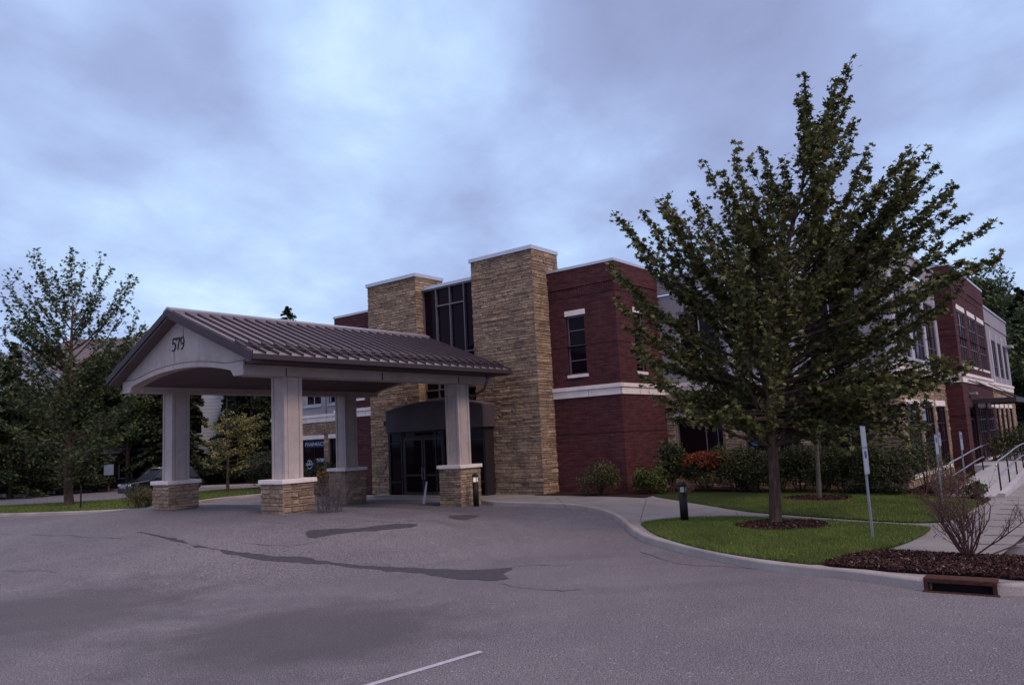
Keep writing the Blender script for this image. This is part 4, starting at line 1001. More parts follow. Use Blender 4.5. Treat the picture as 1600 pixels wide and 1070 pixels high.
def handrail(a, bl, lb, ext=.5):
    t = thing("handrail", lb, "handrail", W(bl[0], a, rb(bl[0])), YAW, "handrails of the side door ramp"); o = (bl[0], a, rb(bl[0]))
    mb = MB()
    for dz in (.88, .48):
        pts = [(bl[0] - ext * (dz > .6), a, rb(bl[0]) + dz - (.10 if dz > .6 else .05))] + [(b, a, rb(b) + dz) for b in bl] + [(bl[-1] + .5, a, rb(bl[-1]) + dz)]
        mb.tube(pts, .024, 8)
    mb.build("rail", "stainless_rail", t, o)
    for b in bl:
        mb = MB(); mb.tube([(b, a, rb(b) - .02), (b, a, rb(b) + .87)], .022, 8); mb.build("post", "black_metal", t, o)
handrail(4.22, [26.4, 28.6, 30.8, 33.0], "ramp handrail nearer the brick wall, beside a sign post")
handrail(3.02, [26.6, 28.9, 31.2, 33.5, 36.0], "outer ramp handrail nearer the parking bays")

# ------------------------------------------------------------------ foliage
LEAF = {
 'maple': np.array([(-.06, -.5), (.06, -.5), (.10, -.2), (.5, -.22), (.3, .02), (.48, .34), (.18, .26), (0, .62), (-.18, .26), (-.48, .34), (-.3, .02), (-.5, -.22), (-.10, -.2)]),
 'oval': np.array([(0, -.5), (.28, -.15), (.24, .22), (0, .5), (-.24, .22), (-.28, -.15)]),
 'needle': np.array([(-.12, -.5), (.12, -.5), (.16, .1), (0, .6), (-.16, .1)]),
 'spray': np.array([(0, -.5), (.2, -.3), (.14, -.1), (.38, .05), (.2, .2), (.26, .45), (0, .6), (-.24, .4), (-.16, .2), (-.4, .08), (-.15, -.1), (-.2, -.32)]),
}
def leaf_object(name, mat, pos, size, nrm=None, axis=None, shape='oval', seed=0, parent=None, org=None, fold=.25, svar=.45):
    rs_ = np.random.RandomState(seed); pos = np.asarray(pos, float); n = len(pos); T = LEAF[shape]; k = len(T)
    if nrm is None:
        nrm = rs_.normal(size=(n, 3)); nrm[:, 2] = np.abs(nrm[:, 2]) + .5
    nrm = nrm / np.linalg.norm(nrm, axis=1, keepdims=True)
    if axis is None: axis = rs_.normal(size=(n, 3))
    ax = axis - nrm * (axis * nrm).sum(1, keepdims=True); ax /= np.linalg.norm(ax, axis=1, keepdims=True) + 1e-9
    sd = np.cross(ax, nrm); s = size * (1 + svar * rs_.uniform(-1, 1, n))[:, None, None]
    V = pos[:, None, :] + s * (T[None, :, 0, None] * sd[:, None, :] + T[None, :, 1, None] * ax[:, None, :] - fold * (np.abs(T[None, :, 0, None]) + .5 * T[None, :, 1, None] ** 2) * nrm[:, None, :])
    V = V.reshape(-1, 3)
    if org is not None: V = V - np.array(org)
    me = bpy.data.meshes.new(name); me.vertices.add(n * k); me.vertices.foreach_set('co', V.ravel())
    me.loops.add(n * k); me.loops.foreach_set('vertex_index', np.arange(n * k, dtype=np.int32))
    me.polygons.add(n); me.polygons.foreach_set('loop_start', np.arange(0, n * k, k, dtype=np.int32)); me.update(calc_edges=True)
    me.materials.append(M[mat]); o = bpy.data.objects.new(name, me); C.objects.link(o)
    if parent: o.parent = parent
    return o
def bez(a, c, b, n):
    return [(a * (1 - t) ** 2 + c * 2 * t * (1 - t) + b * t * t) for t in [i / n for i in range(n + 1)]]
def deciduous(name, label, cat, base, trunk, tr0, limbs, seed, leaf, lsize, mat, bark='bark', group=None, tw_step=.22, tw_len=.75, lstep=.045, lj=.07, start=.18, trunk_n=12, droop=0., min_r=.012):
    """trunk: list of world points; limbs: list of (t on trunk 0..1, tip point)"""
    rg = random.Random(seed); t = thing(name, label, cat, base, 0, group); mb = MB()
    TP = [Vector(p) for p in trunk]; L = [0]
    for a, b in zip(TP, TP[1:]): L.append(L[-1] + (b - a).length)
    def on(u):
        d = u * L[-1]
        for i in range(len(TP) - 1):
            if d <= L[i + 1] or i == len(TP) - 2:
                f = (d - L[i]) / (L[i + 1] - L[i]); return TP[i].lerp(TP[i + 1], f), (TP[i + 1] - TP[i]).normalized()
    rad = lambda u: tr0 * (1 - u) ** .8 + .02
    mb.tube([TP[0] - Vector((0, 0, .1))] + TP, [tr0 * 1.45] + [rad(l / L[-1]) * (1.12 if i == 0 else 1) for i, l in enumerate(L)], trunk_n)
    pos = []; axs = []
    def shoot(path, r0, dens=1.):
        n = len(path)
        for i in range(n - 1):
            a, b = path[i], path[i + 1]; seg = (b - a).length; m_ = max(1, int(seg / lstep * dens)); dr_ = (b - a).normalized()
            for j in range(m_):
                p = a.lerp(b, rg.random()); o_ = Vector((rg.gauss(0, 1), rg.gauss(0, 1), rg.gauss(-.1, 1))); o_ = (o_ - dr_ * o_.dot(dr_) * .5).normalized()
                q = p + o_ * abs(rg.gauss(0, 1)) * lj * 1.2; pos.append(q); axs.append(o_ * .8 + dr_ * .9 + Vector((0, 0, -.35)))
    for lm in limbs:
        u, tip = lm[0], lm[1]; edge = len(lm) > 2 and lm[2]
        s, td = on(u); tip = Vector(tip); d = tip - s; ln = d.length; hz = Vector((d.x, d.y, 0))
        c = s + hz * rg.uniform(.4, .68) + Vector((rg.gauss(0, .07 * ln), rg.gauss(0, .07 * ln), max(.1, d.z) * rg.uniform(.15, .42) + droop))
        path = bez(s, c, tip, 10); r0 = min(rad(u) * .5, .009 * ln + .010)
        mb.tube(path, [max(min_r * .6, r0 * (1 - i / 10.5)) for i in range(11)], 6, False)
        k = max(3, int(ln * (1 - start) / tw_step))
        for j in range(k):
            f = start + (1 - start) * (j + rg.random()) / k; x = f * 10; i = min(9, int(x)); p = path[i].lerp(path[i + 1], x - i); dr_ = (path[i + 1] - path[i]).normalized()
            o_ = Vector((rg.gauss(0, 1), rg.gauss(0, 1), rg.gauss(.15, .7))); o_ = (o_ - dr_ * o_.dot(dr_)).normalized()
            td_ = (dr_ * .9 + o_ * rg.uniform(.5, 1.1) + Vector((0, 0, .15))).normalized(); tl = tw_len * rg.uniform(.4, 1.15) * ((1.25 - 1.05 * f) if edge else (1.1 - .6 * f))
            if edge: td_ = (td_ + dr_ * .8).normalized()
            e = p + td_ * tl + Vector((0, 0, .05 * tl)); mid = p.lerp(e, .5) + Vector((0, 0, -.04 * tl))
            mb.tube([p, mid, e], [min_r * .55, min_r * .4, min_r * .2], 4, False); shoot([p.lerp(e, .15), mid, e], 0)
        shoot(path[4:], 0, 2.6 if edge else 1.2)
    tk = mb.build("trunk", bark, t, tuple(base))
    P = np.array([tuple(p) for p in pos]); rs_ = np.random.RandomState(seed); nr = rs_.normal(size=P.shape) * .75; nr[:, 2] = np.abs(nr[:, 2]) + .55
    leaf_object("crown", mat, P, lsize, nr, np.array([tuple(a) for a in axs]), leaf, seed, t, tuple(base)); return t, len(pos)
# big maple on the front lawn
rg = random.Random(21)
D0 = math.hypot(TB.x, TB.y)
ap = lambda x, y, dd=0: at(x, y, D0 + dd)
trunk = [Vector((TB.x, TB.y, .15)), ap(1210, 740), ap(1206, 690), ap(1202, 640), ap(1198, 590), ap(1196, 540, .05), ap(1205, 480, .05), ap(1222, 420, .05), ap(1236, 360), ap(1252, 300), ap(1262, 240)]
sil = [(1328, 97, .95), (1300, 150, .9), (1257, 114, .93), (1247, 150, .85), (1335, 184, .85), (1330, 228, .75), (1305, 205, .8), (1357, 228, .6), (1420, 238, .55), (1424, 262, .55), (1408, 252, .6), (1467, 257, .5), (1490, 288, .5), (1488, 300, .45), (1512, 336, .42), (1480, 330, .45), (1556, 343, .4), (1566, 399, .38), (1530, 410, .36), (1508, 405, .35),
       (1189, 232, .8), (1195, 262, .75), (1146, 258, .62), (1124, 268, .6), (1135, 290, .6), (1082, 302, .5), (1098, 320, .5), (1043, 318, .45), (1060, 345, .45), (1005, 332, .42), (958, 332, .38), (975, 350, .38), (1020, 360, .42), (1225, 250, .8), (1212, 290, .75), (1175, 300, .68), (1290, 260, .8), (1275, 200, .9), (1262, 165, .9), (1375, 290, .6), (1345, 275, .65), (1440, 300, .5), (1450, 345, .45), (1330, 150, .9), (1310, 120, .92),
       (950, 410, .33), (1000, 400, .36), (1390, 330, .52), (1410, 370, .46), (1470, 380, .4), (1120, 350, .5), (1150, 330, .6), (1300, 310, .7), (1240, 310, .8)]
low = [(962, 425, .33), (990, 470, .3), (975, 510, .28), (1000, 560, .24), (1030, 600, .2), (1040, 640, .17), (1075, 662, .15), (1120, 650, .14), (1150, 668, .13), (1060, 620, .2), (1010, 520, .28),
       (1510, 572, .22), (1500, 590, .2), (1470, 560, .24), (1465, 600, .18), (1440, 655, .16), (1420, 690, .13), (1455, 630, .16), (1385, 690, .12), (1340, 700, .1), (1300, 690, .1), (1250, 690, .1), (1490, 430, .34), (1480, 480, .3), (1440, 520, .26), (1500, 450, .32), (1400, 600, .2), (1360, 650, .15), (1330, 640, .15), (1180, 690, .1), (1430, 480, .3), (1420, 560, .24), (1490, 565, .22), (1380, 560, .24), (1000, 590, .22), (985, 545, .26),
       (1520, 568, .22), (1452, 672, .14), (1436, 640, .17), (1045, 655, .16), (1018, 622, .18), (960, 465, .3)]
limbs = [(.14 + .84 * u, ap(x, y, rg.uniform(-1.3, 1.3)), 1) for x, y, u in sil] + [(.20 + .5 * u, ap(x, y, rg.uniform(-1.6, 1.6)), 1) for x, y, u in low]
prof = [(2.3, 2.0), (3.2, 3.5), (4.2, 4.0), (5.3, 4.2), (6.3, 4.2), (7.2, 4.1), (8.2, 3.3), (9.2, 1.9), (10.2, 1.1)]
for i in range(84):
    z = rg.uniform(2.4, 8.8); r_ = np.interp(z, [a for a, b in prof], [b for a, b in prof]) * rg.uniform(.3, .92); an = rg.uniform(0, 2 * math.pi)
    cxm = np.interp(z, [2, 6, 10], [.35, .75, 1.3]); tip = Vector((TB.x + cxm + r_ * math.cos(an), TB.y + r_ * math.sin(an), z + .15 + .25 * r_ * .3))
    limbs.append((max(.2, min(.9, (z - .8 - r_ * .5) / 10.2)), tip, 0))
big, nl = deciduous("maple_tree", "large maple with a broad ragged crown on the front lawn, screening the building wall", "tree", Vector((TB.x, TB.y, .15)), trunk, .112, limbs, 5, 'maple', .118, "maple_leaf", group="young maples", tw_step=.19, tw_len=.68, lstep=.032, lj=.075)
print("big maple leaves", nl)
# young tree on the rear lawn, crown lost in the big one's
rg = random.Random(8); ap2 = lambda x, y: at(x, y, math.hypot(TS.x, TS.y))
trunk = [Vector((TS.x, TS.y, .15)), ap2(1278, 730), ap2(1276, 690), ap2(1275, 640), ap2(1276, 590)]
limbs = [(rg.uniform(.5, .95), Vector((TS.x + rg.uniform(-1.8, 1.9), TS.y + rg.uniform(-1.5, 1.5), rg.uniform(2.1, 4.6)))) for i in range(46)]
deciduous("young_tree", "small pale-barked tree on the rear lawn, behind the big maple", "tree", Vector((TS.x, TS.y, .15)), trunk, .052, limbs, 9, 'oval', .095, "olive_leaf", bark='pale_bark', tw_len=.5, tw_step=.25, lstep=.05)
# maple on the island behind the canopy
TL = G(108, 790, .12); rg = random.Random(5); DL = math.hypot(TL.x, TL.y); ap3 = lambda x, y, d=0: at(x, y, DL + d)
trunk = [Vector((TL.x, TL.y, .12)), ap3(106, 750), ap3(106, 700), ap3(108, 640), ap3(110, 580), ap3(112, 520), ap3(114, 470)]
lt = [(58, 388, .9), (45, 396, .85), (75, 420, .9), (115, 390, .95), (108, 405, .95), (130, 410, .9), (158, 405, .85), (176, 418, .8), (206, 428, .75), (214, 436, .7), (10, 430, .7), (25, 425, .75), (2, 458, .65), (4, 508, .5), (20, 500, .55), (215, 490, .6), (228, 505, .55), (225, 520, .5), (200, 470, .65), (160, 440, .8), (90, 440, .9), (150, 460, .8), (40, 450, .7), (185, 450, .75), (28, 470, .65), (60, 430, .85)]
limbs = [(u, ap3(x, y, rg.uniform(-2, 2))) for x, y, u in lt]
for i in range(75):
    z = rg.uniform(2.6, 11.0); r_ = np.interp(z, [2, 4, 7, 9, 11, 12], [2.5, 3.9, 4.2, 4.0, 2.6, 1.2]) * rg.uniform(.5, 1); an = rg.uniform(0, 6.283)
    limbs.append((max(.12, min(.92, (z - r_ * .5) / 12)), Vector((TL.x + .2 + r_ * math.cos(an), TL.y + r_ * math.sin(an), z))))
deciduous("maple_tree", "maple with an open crown on the grass island, left of the canopy", "tree", Vector((TL.x, TL.y, .12)), trunk, .20, limbs, 6, 'maple', .155, "far_leaf", group="young maples", tw_step=.32, tw_len=1.0, lstep=.042, lj=.13, trunk_n=10)
# small yellow-green tree between the canopy columns
TY = G(356, 770, .12); rg = random.Random(15)
trunk = [Vector((TY.x, TY.y, .1)), Vector((TY.x, TY.y, 1.4)), Vector((TY.x + .05, TY.y, 3.2)), Vector((TY.x + .1, TY.y, 4.5))]
limbs = []
for i in range(60):
    z = rg.choice((1.9, 2.6, 3.3, 4.0, 4.5)) + rg.uniform(-.25, .25); r_ = rg.uniform(.9, 2.3) * (1.15 - abs(z - 3.2) * .22); an = rg.uniform(0, 6.283)
    limbs.append((max(.2, min(.95, (z - .4) / 4.7)), Vector((TY.x + .5 + r_ * math.cos(an), TY.y + r_ * math.sin(an), z))))
deciduous("dogwood_tree", "small yellow-green layered tree seen between the canopy columns", "tree", Vector((TY.x, TY.y, .1)), trunk, .07, limbs, 16, 'oval', .12, "dogwood_leaf", tw_step=.4, tw_len=.6, lstep=.034, lj=.08)

def blob_tree(name, label, base, h, r, seed, mat="woods_leaf", n=2600, size=.42, z0=.0, group="trees beyond the road", shape='spray', conifer=False, cat="tree"):
    rs_ = np.random.RandomState(seed); t = thing(name, label, cat, base, 0, group); mb = MB()
    mb.tube([(0, 0, -.3), (0, 0, h * .5), (rs_.uniform(-.3, .3), 0, h * .93)], [.04 * h * .5, .025 * h * .5, .03], 7); 
    if conifer:
        P = []; A_ = []
        for k in range(int(h * 9)):
            z = z0 + (h - z0) * (k / (h * 9)) ** .9; rr = r * (1 - (z - z0) / (h - z0)) ** .8 * rs_.uniform(.55, 1.1); an = rs_.uniform(0, 6.283); m_ = max(4, int(n / (h * 9) * (rr / r + .25) * 1.5))
            d = np.array([math.cos(an), math.sin(an)])
            for j in range(m_):
                f = rs_.uniform(.05, 1) ** .7; w_ = rs_.normal() * .12 * rr * f; q = d * rr * f + np.array([-d[1], d[0]]) * w_
                P.append((q[0], q[1], z + .12 * rr * math.sin(f * 3) - .18 * rr * f * f + rs_.normal() * .05)); A_.append((d[0] + rs_.normal() * .5, d[1] + rs_.normal() * .5, -.1))
            mb.tube([(0, 0, z), (d[0] * rr * .9, d[1] * rr * .9, z - .05 * rr)], [.03, .01], 4, False)
        P = np.array(P); A_ = np.array(A_); nr = rs_.normal(size=P.shape) * .5; nr[:, 2] += 1
    else:
        # clumps on the shell and inside of a lumpy crown
        nc = 46; C_ = []
        for k in range(nc):
            z = rs_.uniform(0, 1); an = rs_.uniform(0, 6.283); pr = math.sin(math.pi * min(1, .12 + z * .86)) ** .6; rr = r * pr * rs_.uniform(.35, .95)
            C_.append((rr * math.cos(an), rr * math.sin(an), z0 + (h - z0) * (.06 + z * .9), r * rs_.uniform(.22, .42)))
            if k % 3 == 0: mb.tube([(0, 0, max(.5, C_[-1][2] * .6)), (C_[-1][0] * .8, C_[-1][1] * .8, C_[-1][2])], [.06, .015], 4, False)
        P = []
        for c in C_:
            m_ = n // nc; v = rs_.normal(size=(m_, 3)); v /= np.linalg.norm(v, axis=1, keepdims=True); v *= (rs_.uniform(.35, 1.08, m_) ** .6)[:, None]
            v[:, 2] *= .72; P.append(v * c[3] + np.array(c[:3]))
        P = np.concatenate(P); nr = rs_.normal(size=P.shape) * .8; nr[:, 2] = np.abs(nr[:, 2]) + .4; A_ = None
    mb.build("trunk", "bark", t); leaf_object("crown", mat, P, size, nr, A_, shape, seed, t); return t
# dark screen of trees beyond the road
def gp(x, dist): p = at(x, 700, dist); return Vector((p.x, p.y, .05))
spec = [(-45, 68, 10.6, 4.2, 'd'), (18, 66, 11.2, 3.0, 'c'), (48, 68, 8.0, 2.6, 'd'), (92, 68, 7.6, 3.4, 'd'), (150, 68, 10.2, 3.4, 'd'), (200, 67, 10.8, 3.4, 'd'), (238, 68, 12.2, 3.0, 'c'), (264, 65, 11.0, 2.6, 'c'), (292, 67, 11.8, 2.6, 'c'), (314, 70, 10.8, 1.7, 'c'),
        (368, 67, 12.0, 2.5, 'c'), (394, 65, 11.6, 2.6, 'c'), (420, 67, 12.8, 2.8, 'c'), (448, 68, 11.5, 3.0, 'd'), (480, 70, 11, 3.2, 'd')]
labs = ["dark broad tree at the very edge beyond the road", "dark pointed evergreen, first of the screen beyond the road", "low bushy tree under the far house's left gable", "low tree directly behind the island maple's trunk", "mid green tree beside the far ground floor window", "full mid green tree left of the canopy gable", "tall dark evergreen behind the canopy's left eave", "narrow dark evergreen left of the outer column", "dark evergreen right behind the outer column", "slim evergreen just left of the strip of pale siding",
        "evergreen just right of the strip of pale siding", "dark evergreen behind the yellow-green tree", "dark evergreen left of the front column", "bushy tree hidden behind the front column", "tree hidden behind the pharmacy wing end"]
for i, ((x, d, h, r, k), lb) in enumerate(zip(spec, labs)):
    if k == 'c': blob_tree("evergreen_tree", lb, gp(x, d), h, r, 100 + i, "conifer_leaf", 26000, .24, .2, conifer=True)
    else: blob_tree("broadleaf_tree", lb, gp(x, d), h, r, 100 + i, "woods_leaf", 26000, .22, 3.4 if i in (4, 5) else .4)
# hedge filling the ground beneath them
def shrub(name, label, c, rx, ry, h, n, size, mat, shape='oval', seed=1, group=None, lumps=14, stems='twig_bark', flat_top=.0, rz=0, cat="shrub", dens_in=.25, stem_n=12):
    rs_ = np.random.RandomState(seed); t = thing(name, label, cat, c, rz, group); P = []
    cs = []
    for k in range(lumps):
        an = rs_.uniform(0, 6.283); q = math.sqrt(rs_.uniform(0, 1)) * .72; z = rs_.uniform(.25, 1); pr = math.sqrt(max(.05, 1 - max(0, z - .55) ** 2 * (2.6 - 2 * flat_top)))
        cs.append((rx * q * pr * math.cos(an), ry * q * pr * math.sin(an), h * (.12 + .70 * z), rs_.uniform(.28, .42)))
    for c_ in cs:
        m_ = n // lumps; v = rs_.normal(size=(m_, 3)); v /= np.linalg.norm(v, axis=1, keepdims=True); v *= (rs_.uniform(dens_in, 1.1, m_) ** .55)[:, None]
        sc_ = np.array([min(rx, ry * 1.6), min(ry, rx * 1.6), h * .62]) * c_[3] * 1.15; P.append(v * sc_ + np.array(c_[:3]))
    P = np.concatenate(P); P = P[P[:, 2] > .03]; P = P[(P[:, 0] / rx) ** 2 + (P[:, 1] / ry) ** 2 < 1.15]
    mb = MB()
    for k in range(stem_n):
        q = cs[rs_.randint(len(cs))]; mb.tube([(q[0] * .25, q[1] * .25, -.03), (q[0] * .6, q[1] * .6, q[2] * .55), (q[0], q[1], q[2] + h * .05)], [.018, .012, .005], 5, False)
    mb.build("stems", stems, t); nr = rs_.normal(size=P.shape) * .8; nr[:, 2] = np.abs(nr[:, 2]) + .35
    leaf_object("foliage", mat, P, size, nr, None, shape, seed, t); return t
hb = [(10, 67.5), (70, 67), (118, 68), (285, 66), (335, 67), (390, 66)]
for i, ((x, d), lb) in enumerate(zip(hb, ["dark hedge bush at the far kerb, first from the picture's edge", "dark hedge bush behind the island maple", "dark hedge bush beneath the far house window", "dark hedge bush behind the outer column", "dark hedge bush beneath the strip of pale siding", "dark hedge bush behind the yellow-green tree"])):
    p = gp(x, d); shrub("hedge_bush", lb, p, 3.6, 1.6, 2.3 if i != 2 else 1.3, 9000, .17, "conifer_leaf", 'spray', 60 + i, "hedge bushes along the far kerb", 16)
# treetop showing above the canopy roof; trees at the far right behind the building
p = at(450, 480, 78); blob_tree("pine_tree", "lone treetop poking above the canopy roof", Vector((p.x, p.y, 0)), p.z + .1, 5.2, 171, "conifer_leaf", 7000, .26, 7.0, None, conifer=True)
for i, (x, d, y, r, k, lb) in enumerate([(1522, 88, 425, 5.0, 'd', "tall loose tree rising behind the grey parapet, right of the brick block"), (1560, 84, 462, 4.6, 'd', "mid-height tree over the grey parapet's end"), (1590, 76, 448, 4.2, 'c', "tall dark conifer past the end of the building"), (1625, 80, 500, 4.5, 'c', "conifer at the picture's right edge"), (1602, 88, 520, 5, 'd', "dark broad tree low behind the building's far end"), (1650, 74, 470, 5, 'd', "broad tree just outside the frame, right of the conifers")]):
    p = at(x, y, d); hh = p.z
    if k == 'c': blob_tree("evergreen_tree", lb, Vector((p.x, p.y, 0)), hh, r, 200 + i, "conifer_leaf", 24000, .3, .5, "trees past the building end", conifer=True)
    else: blob_tree("broadleaf_tree", lb, Vector((p.x, p.y, 0)), hh, r, 200 + i, "far_leaf", 24000, .28, 1.0, "trees past the building end")

# shrubs by the walls
def gs(x, y): p = G(x, y, .16); p.z = H(p.x, p.y) + .16; return p
shrub("round_shrub", "rounded olive shrub against the brick wall, nearest the stone tower", gs(935, 773), .86, .7, 1.22, 4200, .062, "olive_leaf", seed=11, lumps=20)
shrub("leafy_shrub", "light green leafy shrub at the brick corner", gs(1016, 771), .62, .6, .98, 2400, .085, "green_shrub_leaf", seed=12)
shrub("dark_shrub", "tall dim shrub between the brick wall and the red barberry", gs(1048, 768), .7, .6, 1.85, 2600, .09, "yew_leaf", seed=13)
p = gs(1106, 767)
shrub("barberry_shrub", "flat-topped red barberry in front of the wide dark window", p, 1.1, .75, 1.15, 3600, .07, "olive_leaf", seed=14, flat_top=.6, stem_n=26)
rs_ = np.random.RandomState(4); PP = []
for k in range(34):
    an = rs_.uniform(0, 6.283); q = math.sqrt(rs_.uniform(0, 1)) * .85; v = rs_.normal(size=(170, 3)); v /= np.linalg.norm(v, axis=1, keepdims=True); v *= (rs_.uniform(.3, 1.05, 170) ** .5)[:, None]
    PP.append(v * np.array([.30, .26, .20]) + np.array([1.0 * q * math.cos(an), .62 * q * math.sin(an), 1.12 - .16 * q * q + rs_.uniform(-.08, .12)]))
P = np.concatenate(PP)
bar = [o for o in bpy.data.objects if o.name.startswith("barberry_shrub")][0]
leaf_object("red_foliage", "barberry_leaf", P, .07, None, None, 'oval', 3, bar)
ylabs = ["dark yew right of the barberry", "dark yew under the blue drop sticker", "dark yew left of the big maple's trunk", "yew just right of the big maple's trunk", "yew behind the small pale-barked tree", "yew between the small tree and the nearest sign post", "broad yew right of the nearest sign post", "yew at the stone corner, last of the hedge"]
for i, (x, lb) in enumerate(zip((1150, 1185, 1218, 1252, 1287, 1322, 1360, 1396), ylabs)):
    t = i / 7; p = gs(x, 767.5 + 4.5 * t); shrub("yew_shrub", lb, p, .92, .72, 1.62 - .05 * (i % 3), 5200, .075, "yew_leaf", 'needle', 30 + i, "clipped yews below the stone wall windows", 22, flat_top=.7)
shrub("soft_shrub", "soft green shrub on bare stems in front of the stone corner windows", gs(1449, 768), .95, .8, 2.0, 2800, .07, "yew_leaf", 'needle', seed=41)
for i, (x, y, r_, h_, mt, lb) in enumerate([(1405, 774, .5, .42, "yew_leaf", "low creeping shrub at the hedge foot by the stone corner"), (1170, 766.5, .55, .45, "olive_leaf", "low shrub below the barberry's right side"), (1520, 778, .42, .5, "yew_leaf", "low dark shrub at the foot of the post by the ramp"), (1340, 772, .5, .35, "yew_leaf", "low shrub at the hedge foot behind the nearest sign post"), (1490, 770, .6, .55, "brown_leaf", "thin brownish shrub in the mulch behind the rear sign post")]):
    shrub("low_shrub", lb, gs(x, y), r_, r_, h_, 900, .07, mt, seed=50 + i, lumps=8)
for i, (b, a, h_, lb) in enumerate([(40.0, 3.9, 1.7, "clipped dark shrub beyond the side door canopy"), (42.6, 3.7, 1.8, "second dark shrub beyond the side door"), (36.2, 1.75, 1.1, "dark shrub outside the ramp handrail"), (46.0, 3.5, 1.9, "large dark shrub before the last stucco section")]):
    shrub("side_shrub", lb, W(b, a, .15), 1.25, 1.0, h_, 2600, .10, "yew_leaf", 'needle', seed=70 + i, lumps=16, flat_top=.5)
# entrance side, seen under the canopy
p = W(25.0, 32.0, .15); shrub("yew_mound", "dark green mound under the pharmacy window", p, 1.25, .9, 1.75, 3600, .10, "yew_leaf", 'needle', 81, flat_top=.5, lumps=18)
p = W(24.6, 33.9, .15); shrub("yew_mound", "smaller dark mound left of the pharmacy window", p, 1.0, .9, 1.35, 2600, .10, "yew_leaf", 'needle', 82, flat_top=.5)
p = W(23.3, 29.7, .15); shrub("russet_shrub", "rust-brown shrub in front of the dark mound, beside the rear column", p, .75, .7, 1.45, 2400, .085, "brown_leaf", seed=83)
p = G(416, 765); t_ = shrub("topiary_shrub", "smooth clipped dome shrub left of the front column", Vector((p.x, p.y, .1)), 1.5, 1.4, 2.35, 9000, .10, "conifer_leaf", 'needle', 84, None, 40, flat_top=.3)

def bare_shrub(name, label, c, h, spread, n, seed, mat, r0=.02, depth=3, cat="shrub", leaves=None, lean=(0, 0), kids=3, base_r=.06):
    rg = random.Random(seed); t = thing(name, label, cat, c); mb = MB(); tips = []
    def grow(p, d, ln, r_, k):
        pts = [p]; dd = d.copy(); m_ = 5
        for i in range(m_):
            dd = (dd + Vector((rg.gauss(0, .14), rg.gauss(0, .14), rg.gauss(.05, .08)))).normalized(); pts.append(pts[-1] + dd * ln / m_)
        mb.tube(pts, [r_ * (1 - .6 * i / m_) for i in range(m_ + 1)], 5 if k == depth else 4, False); tips.append(pts[-1])
        if k > 0:
            for j in range(kids + (rg.random() < .4)):
                i = rg.randint(1, m_); q = pts[i]; o_ = Vector((rg.gauss(0, 1), rg.gauss(0, 1), rg.gauss(.2, .6))).normalized()
                grow(q, (dd * .9 + o_ * rg.uniform(.45, .95)).normalized(), ln * rg.uniform(.38, .62), r_ * .52, k - 1)
    for i in range(n):
        an = 2 * math.pi * i / n + rg.uniform(-.3, .3); s = rg.uniform(.25, 1) * spread
        d = Vector((math.cos(an) * s + lean[0], math.sin(an) * s + lean[1], 1)).normalized()
        rb0 = base_r * rg.random() ** .5; grow(Vector((math.cos(an) * rb0, math.sin(an) * rb0, -.03)), d, h * rg.uniform(.65, .95), r0 * rg.uniform(.7, 1.1), depth)
    mb.build("branches", mat, t)
    if leaves:
        P = np.array([tuple(x) for x in tips for _ in range(leaves[0])]); P += np.random.RandomState(seed).normal(size=P.shape) * leaves[3]
        leaf_object("foliage", leaves[1], P, leaves[2], None, None, 'oval', seed, t)
    return t
p = G(1512, 869, .17); bare_shrub("bare_shrub", "leafless many-stemmed shrub in the mulch bed above the storm drain", Vector((p.x, p.y, .17)), 1.22, 1.05, 17, 3, "twig_bark", .017, 3, leaves=(1, "brown_leaf", .022, .01))
p = G(516, 800); bare_shrub("twiggy_shrub", "dense leafless grey shrub beside the front column foot", Vector((p.x, p.y, H(p.x, p.y))), .82, .38, 46, 5, "grey_twig", .008, 3, base_r=.34)
p = G(223, 797); bare_shrub("twiggy_shrub", "dark half-leafed shrub left of the outer column foot", Vector((p.x, p.y, H(p.x, p.y))), .85, .55, 26, 6, "twig_bark", .012, 2, leaves=(9, "olive_leaf", .06, .07), base_r=.25)
for i, (x, y, h_, lb) in enumerate([(1470, 778, .75, "thin bare shrub in the mulch behind the rear sign post"), (1495, 772, .7, "bare shrub between the two rear sign posts"), (1075, 770, .5, "twiggy low shrub under the red barberry")]):
    p = G(x, y, .16); bare_shrub("thin_shrub", lb, Vector((p.x, p.y, .16)), h_, .7, 10, 20 + i, "grey_twig", .010, 2, leaves=(2, "brown_leaf", .035, .03))

